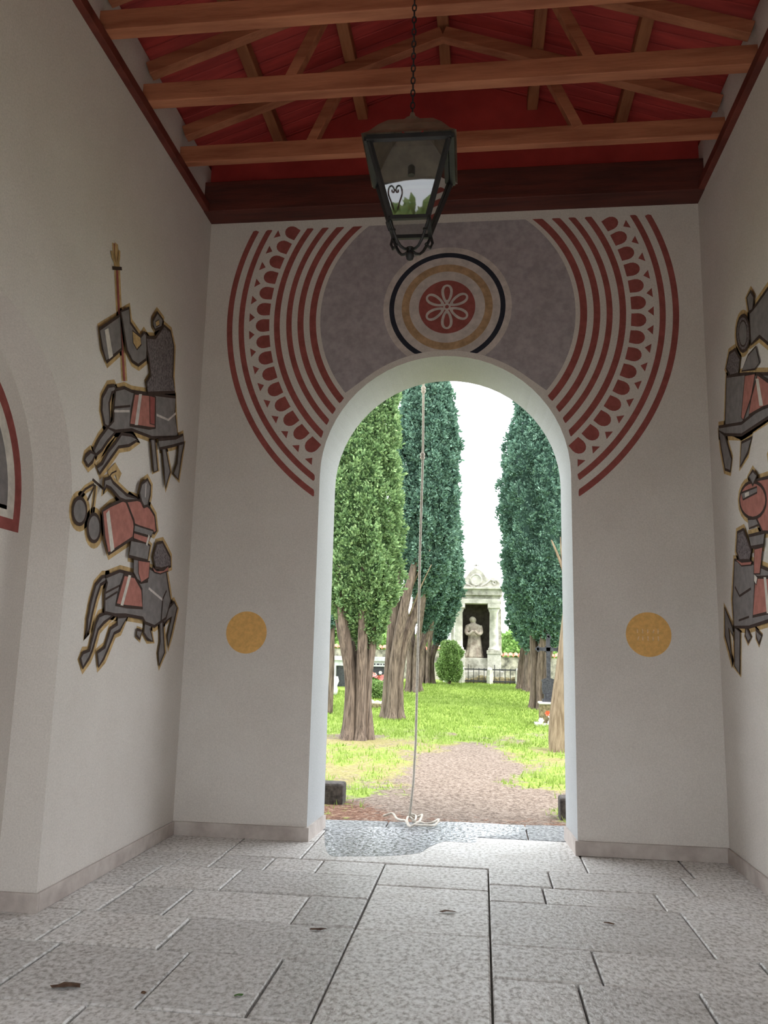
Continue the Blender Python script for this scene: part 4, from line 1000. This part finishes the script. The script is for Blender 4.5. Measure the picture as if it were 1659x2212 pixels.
# railing in front of the shrine
FY = MY-1.3; fz = gz(FY)
rail = empty('grave_railing', (MX, FY, fz), 'low iron railing with rough stone posts in front of the shrine', 'fence')
KF = KM*FY/MY
def fx(px): return float(at(px, 1460, 1, FY)[0])
for px, w_ in ((998, .22), (1058, .24), (1119, .20), (962, .16)):
    MB().lathe([(w_*.55, -0.05), (w_*.6, 0.3), (w_*.5, 0.6), (w_*.3, 0.68)], (fx(px), FY, fz), 8).build('stone_post', MSTONE2, rail, smooth=False)
for zz in (0.60, 0.12): MB().bar((fx(958), FY, fz+zz), (fx(1120), FY, fz+zz), 0.05, 0.05).build('rail', IRONX, rail)
for px in np.linspace(966, 1114, 14): MB().bar((fx(px), FY, fz+0.0), (fx(px), FY, fz+(0.66 if int(px) % 3 else 0.8)), 0.028, 0.028).build('iron_bar', IRONX, rail)
relocate(rail)
r = random.Random(3)
for i in range(11):
    px = 966+i*14.5; s_ = r.uniform(0.16, 0.26); mb = MB(); x_, y_, z_ = fx(px), FY+r.uniform(0.25, 0.4), fz
    mb.lathe([(s_*.9, -0.05), (s_, s_*.4), (s_*.8, s_*1.0), (s_*.35, s_*1.35)], (x_, y_, z_), 7, sx=1.1, sy_=0.8)
    ordw = ['first','second','third','fourth','fifth','sixth','seventh','eighth','ninth','tenth','eleventh'][i]
    tag(mb.build('kerb_stone', MOSS), 'mossy rubble stone behind the shrine railing, %s from the left' % ordw, 'stone', 'stones behind the railing')
# round bush left of the shrine
bx = at(970, 1475, 1, 33.0); bush('flowering_bush', (float(bx[0]), 33.0, gz(33.0)), 0.52, 0.52, 1.72, LEAF_C, 1900, 0.10, 41, 'light green rounded bush left of the shrine', 'bush')

# ------------------------------------------------------------------ boundary wall, far trees, pole
WY = 39.5
bw = empty('boundary_wall', (0, WY, gz(WY)), 'rubble boundary wall with red tile coping behind the shrine', 'wall')
zr = float(at(1110, 1420, 1, WY)[2]); zl = float(at(820, 1403, 1, WY)[2])
MB().box(-14, MX, WY, WY+0.4, gz(WY)-0.1, zl).build('masonry', RUBBLE, bw); MB().box(MX, 14, WY, WY+0.4, gz(WY)-0.1, zr).build('masonry', RUBBLE, bw)
ti = MB()
tile_me = None
for x0_, x1_, zz in ((-9.0, MX-1.2, zl), (MX+0.9, 7.0, zr)):
    nn = int((x1_-x0_)/0.24)
    for i in range(nn):
        if tile_me is None:
            P_ = [( (0.115)*math.cos(t), yy, 0.0+0.09*math.sin(t)+(0.14 if yy > 0 and yy < 0.3 else 0.0)) for yy in (-0.08, 0.2, 0.48) for t in np.linspace(0, math.pi, 7)]
            F_ = [(a*7+j, a*7+j+1, (a+1)*7+j+1, (a+1)*7+j) for a in range(2) for j in range(6)]
            o = MB().add(P_, F_).build('coping_tile', TILE, bw, smooth=True); tile_me = o.data
        else:
            o = bpy.data.objects.new('coping_tile', tile_me); col.objects.link(o); o.parent = bw
        o.location = (x0_+i*0.24, WY, zz)
relocate(bw)
pq = at(1131, 1412, 1, 44.0)
tag(MB().tube([(pq[0], 44, 0.4), (pq[0], 44, float(at(1131, 1372, 1, 44)[2]))], 0.09, 10).build('lamp_post', WHITE), 'thin white pole rising beyond the boundary wall', 'pole')
far = [(1095, 1372, 49, 'left of the white pole'), (1122, 1366, 52, 'behind the white pole'), (1150, 1374, 47, 'right of the white pole'), (1078, 1385, 55, 'directly behind the shrine column'), (790, 1345, 47, 'seen between the left trunks'), (735, 1335, 49, 'at the far left beyond the tomb'), (850, 1360, 50, 'behind the second left cypress'), (900, 1375, 52, 'behind the third left cypress')]
for i, (px, py, Y, w_) in enumerate(far):
    q = at(px, py, 1, Y); g0 = 0.45; bush('far_tree', (float(q[0]), Y, g0), 1.3, 1.3, float(q[2])-g0, LEAF_D, 900, 0.30, 60+i, 'pale green rounded tree beyond the boundary wall, '+w_, 'tree', 'trees beyond the boundary wall')

# ------------------------------------------------------------------ graves left of the path
TY = 30.0
def tx(px): return float(at(px, 1450, 1, TY)[0])
def tz(py): return float(at(810, py, 1, TY)[2])
tomb = empty('wall_tomb', (tx(775), TY, gz(TY)), 'pale marble family tomb with dark front behind the left cypresses', 'tomb')
MB().box(tx(716), tx(845), TY+0.3, TY+0.9, gz(TY)-0.1, tz(1440)).build('dark_front', TOMBD, tomb)
MB().box(tx(714), tx(848), TY+0.2, TY+0.95, tz(1440), tz(1429)).build('inscription_band', TOMB, tomb, bevel=0.01)
MB().box(tx(711), tx(851), TY+0.1, TY+1.0, tz(1429), tz(1419)).build('cornice', TOMB, tomb, bevel=0.03)
MB().box(tx(714), tx(724), TY+0.1, TY+0.5, gz(TY)-0.05, tz(1440)).build('side_pier', TOMB, tomb, bevel=0.01)
for px in (800, 806, 812, 815, 820, 826): MB().box(tx(px), tx(px+3), TY+0.195, TY+0.2, tz(1436.5), tz(1433.5)).build('worn_letter', IRONX, tomb)
relocate(tomb)
r = random.Random(8)
def blossom(c, s, mat, lb, grp, nm='blossom'):
    mb = MB()
    for k_ in range(6):
        a = k_*math.pi/3; d = Vector((math.cos(a), -0.5, math.sin(a))).normalized(); p = Vector(c)
        side = d.cross(Vector((0, 1, 0))).normalized()*s*0.35
        mb.add([p, p+d*s*0.6-side, p+d*s, p+d*s*0.6+side], [(0,1,2,3)])
    mb.lathe([(s*.05, -s*.25), (s*.28, -s*.1), (s*.28, s*.1), (s*.05, s*.25)], c, 6)
    return tag(mb.build(nm, mat), lb, 'flower', grp)
pot = empty('flower_pot', (tx(812), TY-0.4, gz(TY)), 'grey flower trough with leaves standing before the dark tomb front', 'planter')
MB().box(tx(795), tx(834), TY-0.6, TY-0.2, gz(TY)-0.02, gz(TY)+0.28).build('trough', ROCK, pot, bevel=0.02)
lf = MB(); 
for i in range(70):
    c = Vector((r.uniform(tx(796), tx(833)), TY-0.4+r.uniform(-.2, .15), gz(TY)+0.25)); d = Vector((r.uniform(-.5, .5), r.uniform(-.7, .2), 1)).normalized()*r.uniform(.1, .28); s_ = d.cross(Vector((0, 1, 0))).normalized()*0.04
    lf.add([c-s_*.5, c+d*.5-s_, c+d, c+d*.5+s_], [(0,1,2,3)])
lf.build('leaves', FRESH, pot); relocate(pot)
fl_px = [796+2.35*i for i in range(16)]; seen = {}
ORD = ['leftmost', 'second', 'third', 'fourth', 'fifth', 'sixth', 'seventh', 'eighth', 'ninth', 'tenth', 'eleventh']
for i, px in enumerate(fl_px):
    cn, mt = (('white', F_WHITE) if i % 5 == 3 else ('orange-red', F_RED) if i % 4 == 0 else ('pink', F_PINK))
    n_ = seen.get(cn, 0); seen[cn] = n_+1
    blossom((tx(px), TY-0.62+r.uniform(-.06, .1), gz(TY)+r.uniform(0.34, 0.60)), r.uniform(.07, .11), mt,
            '%s %s blossom counted from the left in the trough before the tomb' % (ORD[n_], cn), cn+' blossoms before the tomb')
sq = gpt(812, 1508); bush('clipped_shrub', (sq[0], sq[1], gz(sq[1])), 0.36, 0.36, 0.52, LEAF_C, 700, 0.08, 51, 'low bright green clipped shrub between the two left cypresses', 'bush', stem=False)
kb = gpt(812, 1530)
tag(MB().box(kb[0]-0.75, kb[0]+0.75, kb[1], kb[1]+0.14, gz(kb[1])-0.05, gz(kb[1])+0.13).build('grave_kerb', MOSS, bevel=0.02), 'low brown stone kerb edging the grave left of the path', 'kerb')
for i, (px, py, s_, w_) in enumerate(((795, 1514, .15, 'whitish, leftmost of three on the kerb'), (812, 1514, .12, 'grey, middle of three on the kerb'), (828, 1518, .16, 'tan, rightmost of three on the kerb'))):
    g_ = gpt(px, py+14); mb = MB().lathe([(s_*.7, 0), (s_, s_*.5), (s_*.7, s_*1.2), (s_*.2, s_*1.5)], (g_[0], g_[1]+0.3, gz(g_[1])), 7, sx=1.25)
    tag(mb.build('grave_rock', ROCK), 'pale rough rock, '+w_, 'rock', 'rocks on the left grave')
fg = at(722, 1478, 1, 27.0)
tag(MB().lathe([(.10, 0), (.13, .15), (.10, .3), (.16, .45), (.12, .6)], (float(fg[0]), 27.0, gz(27.0)), 10).build('grave_vase', WHITE, smooth=True), 'white vase by the slim left cypress trunk', 'vase')

# ------------------------------------------------------------------ iron cross grave on the right
GX, GY = gpt(1187, 1566); gzz = gz(GY)
KG = float(at(1287, 1500, 1, GY)[0]-at(1187, 1500, 1, GY)[0])/100
def gzv(py): return gzz+(1566-py)*KG
gr = empty('iron_cross_grave', (GX, GY, gzz), 'ornate black iron grave cross on a mossy stone block', 'grave')
MB().box(GX-0.36, GX+0.36, GY-0.35, GY+0.3, gzz-0.03, gzz+0.05).build('base_slab', MSTONE2, gr, bevel=0.01)
MB().box(GX-21*KG, GX+21*KG, GY-0.12, GY+0.35, gzz+0.05, gzv(1522)).build('stone_block', MOSS, gr, bevel=0.02)
MB().box(GX-23*KG, GX+23*KG, GY-0.15, GY+0.38, gzv(1522), gzv(1517)).build('block_cap', MSTONE2, gr, bevel=0.02)
MB().box(GX-14*KG, GX+14*KG, GY-0.02, GY+0.24, gzv(1517), gzv(1511)).build('iron_step', IRONX, gr)
MB().box(GX-10*KG, GX+10*KG, GY+0.03, GY+0.19, gzv(1511), gzv(1500)).build('iron_foot', IRONX, gr)
pl = [(-13, 1500), (13, 1500), (15, 1488), (14, 1476), (16, 1470), (8, 1466), (0, 1464), (-8, 1466), (-16, 1470), (-14, 1476), (-15, 1488)]
MB().prism([(GX+a*KG, gzv(b_)) for a, b_ in pl], GY+0.06, GY+0.14).build('iron_shield', IRONX, gr)
MB().box(GX-4.5*KG, GX+4.5*KG, GY+0.08, GY+0.13, gzv(1466), gzv(1378)).build('cross_post', IRONX, gr)
MB().box(GX-20*KG, GX+20*KG, GY+0.08, GY+0.13, gzv(1406), gzv(1398)).build('cross_arm', IRONX, gr)
for dx, py in ((-22, 1402), (22, 1402), (0, 1375)):
    for ex, ez in ((0, 3.5), (0, -3.5), (3.5 if dx >= 0 else -3.5, 0), (0, 0)):
        if dx == 0 and ez < 0: continue
        c = (GX+(dx+ex)*KG, GY+0.105, gzv(py)+ez*KG)
        MB().tube([(c[0], c[1]-0.03, c[2]), (c[0], c[1]+0.03, c[2])], 3.4*KG, 10).build('trefoil', IRONX, gr)
MB().tube([(GX+8*KG*math.cos(t), GY+0.105, gzv(1402)+8*KG*math.sin(t)) for t in np.linspace(0, 2*math.pi, 17)], 0.012, 5, cap=False).build('cross_ring', IRONX, gr)
relocate(gr)
for i, (px, py, mt, w_) in enumerate(((1183, 1541, F_RED, 'red blossom at the foot of the iron cross block'), (1190, 1548, F_WHITE, 'white blossom in the middle before the mossy block'), (1197, 1544, F_WHITE, 'white blossom at the right before the mossy block'), (1169, 1556, F_WHITE, 'white blossom low at the left of the mossy block'), (1189, 1560, F_WHITE, 'white blossom low on the pale base slab'))):
    q = at(px, py, 1, GY-0.22); blossom((float(q[0]), GY-0.20, float(q[2])), 0.085, mt, w_, None)
vz = at(1191, 1556, 1, GY-0.2)
tag(MB().lathe([(.05, 0), (.07, .06), (.05, .12), (.06, .16)], (float(vz[0]), GY-0.2, gzz+0.05), 10).build('flower_vase', TOMB, smooth=True), 'small grey vase on the slab under the iron cross', 'vase')

# ------------------------------------------------------------------ forecourt behind the camera (mirrored in the lantern glass)
fc = MB().add([(-40, YB-0.6, -0.03), (-40, -60, -0.03), (40, -60, -0.03), (40, YB-0.6, -0.03)], [(0,1,2,3)]).build('forecourt', GRAVEL); struct(fc)

for i in range(9):
    bush('forecourt_tree', (-13.8+i*3.1, -17-(i % 3)*1.2, -0.03), 1.5, 1.5, 2.35+(i*37 % 5)*0.3, LEAF_C, 350, 0.5, 90+i, 'rounded green forecourt tree, %s of nine from the west' % ['first', 'second', 'third', 'fourth', 'fifth', 'sixth', 'seventh', 'eighth', 'ninth'][i], 'tree', 'forecourt trees')
GYY = YB-0.35
gt = empty('iron_gate', (-1.2, GYY, 0.0), 'black wrought iron gate leaf with a heart scroll on its top rail', 'gate')
bc = AC-0.12
def arch_z(x): return BSZ+math.sqrt(max(0, BR*BR-(x-bc)**2))-0.05
for i in range(9):
    x = bc-BR+0.08+i*0.15; MB().bar((x, GYY, 0.01), (x, GYY, min(3.82, arch_z(x))), 0.022, 0.022).build('gate_bar', IRON, gt)
for z_, xa in ((0.12, bc-BR+0.03), (1.2, bc-BR+0.03), (2.2, bc-BR+0.03), (3.82, -1.25)): MB().bar((xa, GYY, z_), (bc-BR+0.08+8*0.15, GYY, z_), 0.025, 0.03).build('gate_rail', IRON, gt)
for s_ in (-1, 1):
    hp_ = [(-0.74+s_*x_, GYY, 3.83+z_) for x_, z_ in ((0.02, 0.0), (0.045, 0.08), (0.07, 0.15), (0.06, 0.21), (0.03, 0.225), (0.008, 0.19), (0.015, 0.165), (0.03, 0.17), (0.03, 0.19))]
    MB().tube(spl(hp_), 0.008, 6).build('heart_scroll', IRON, gt, smooth=True)
relocate(gt)
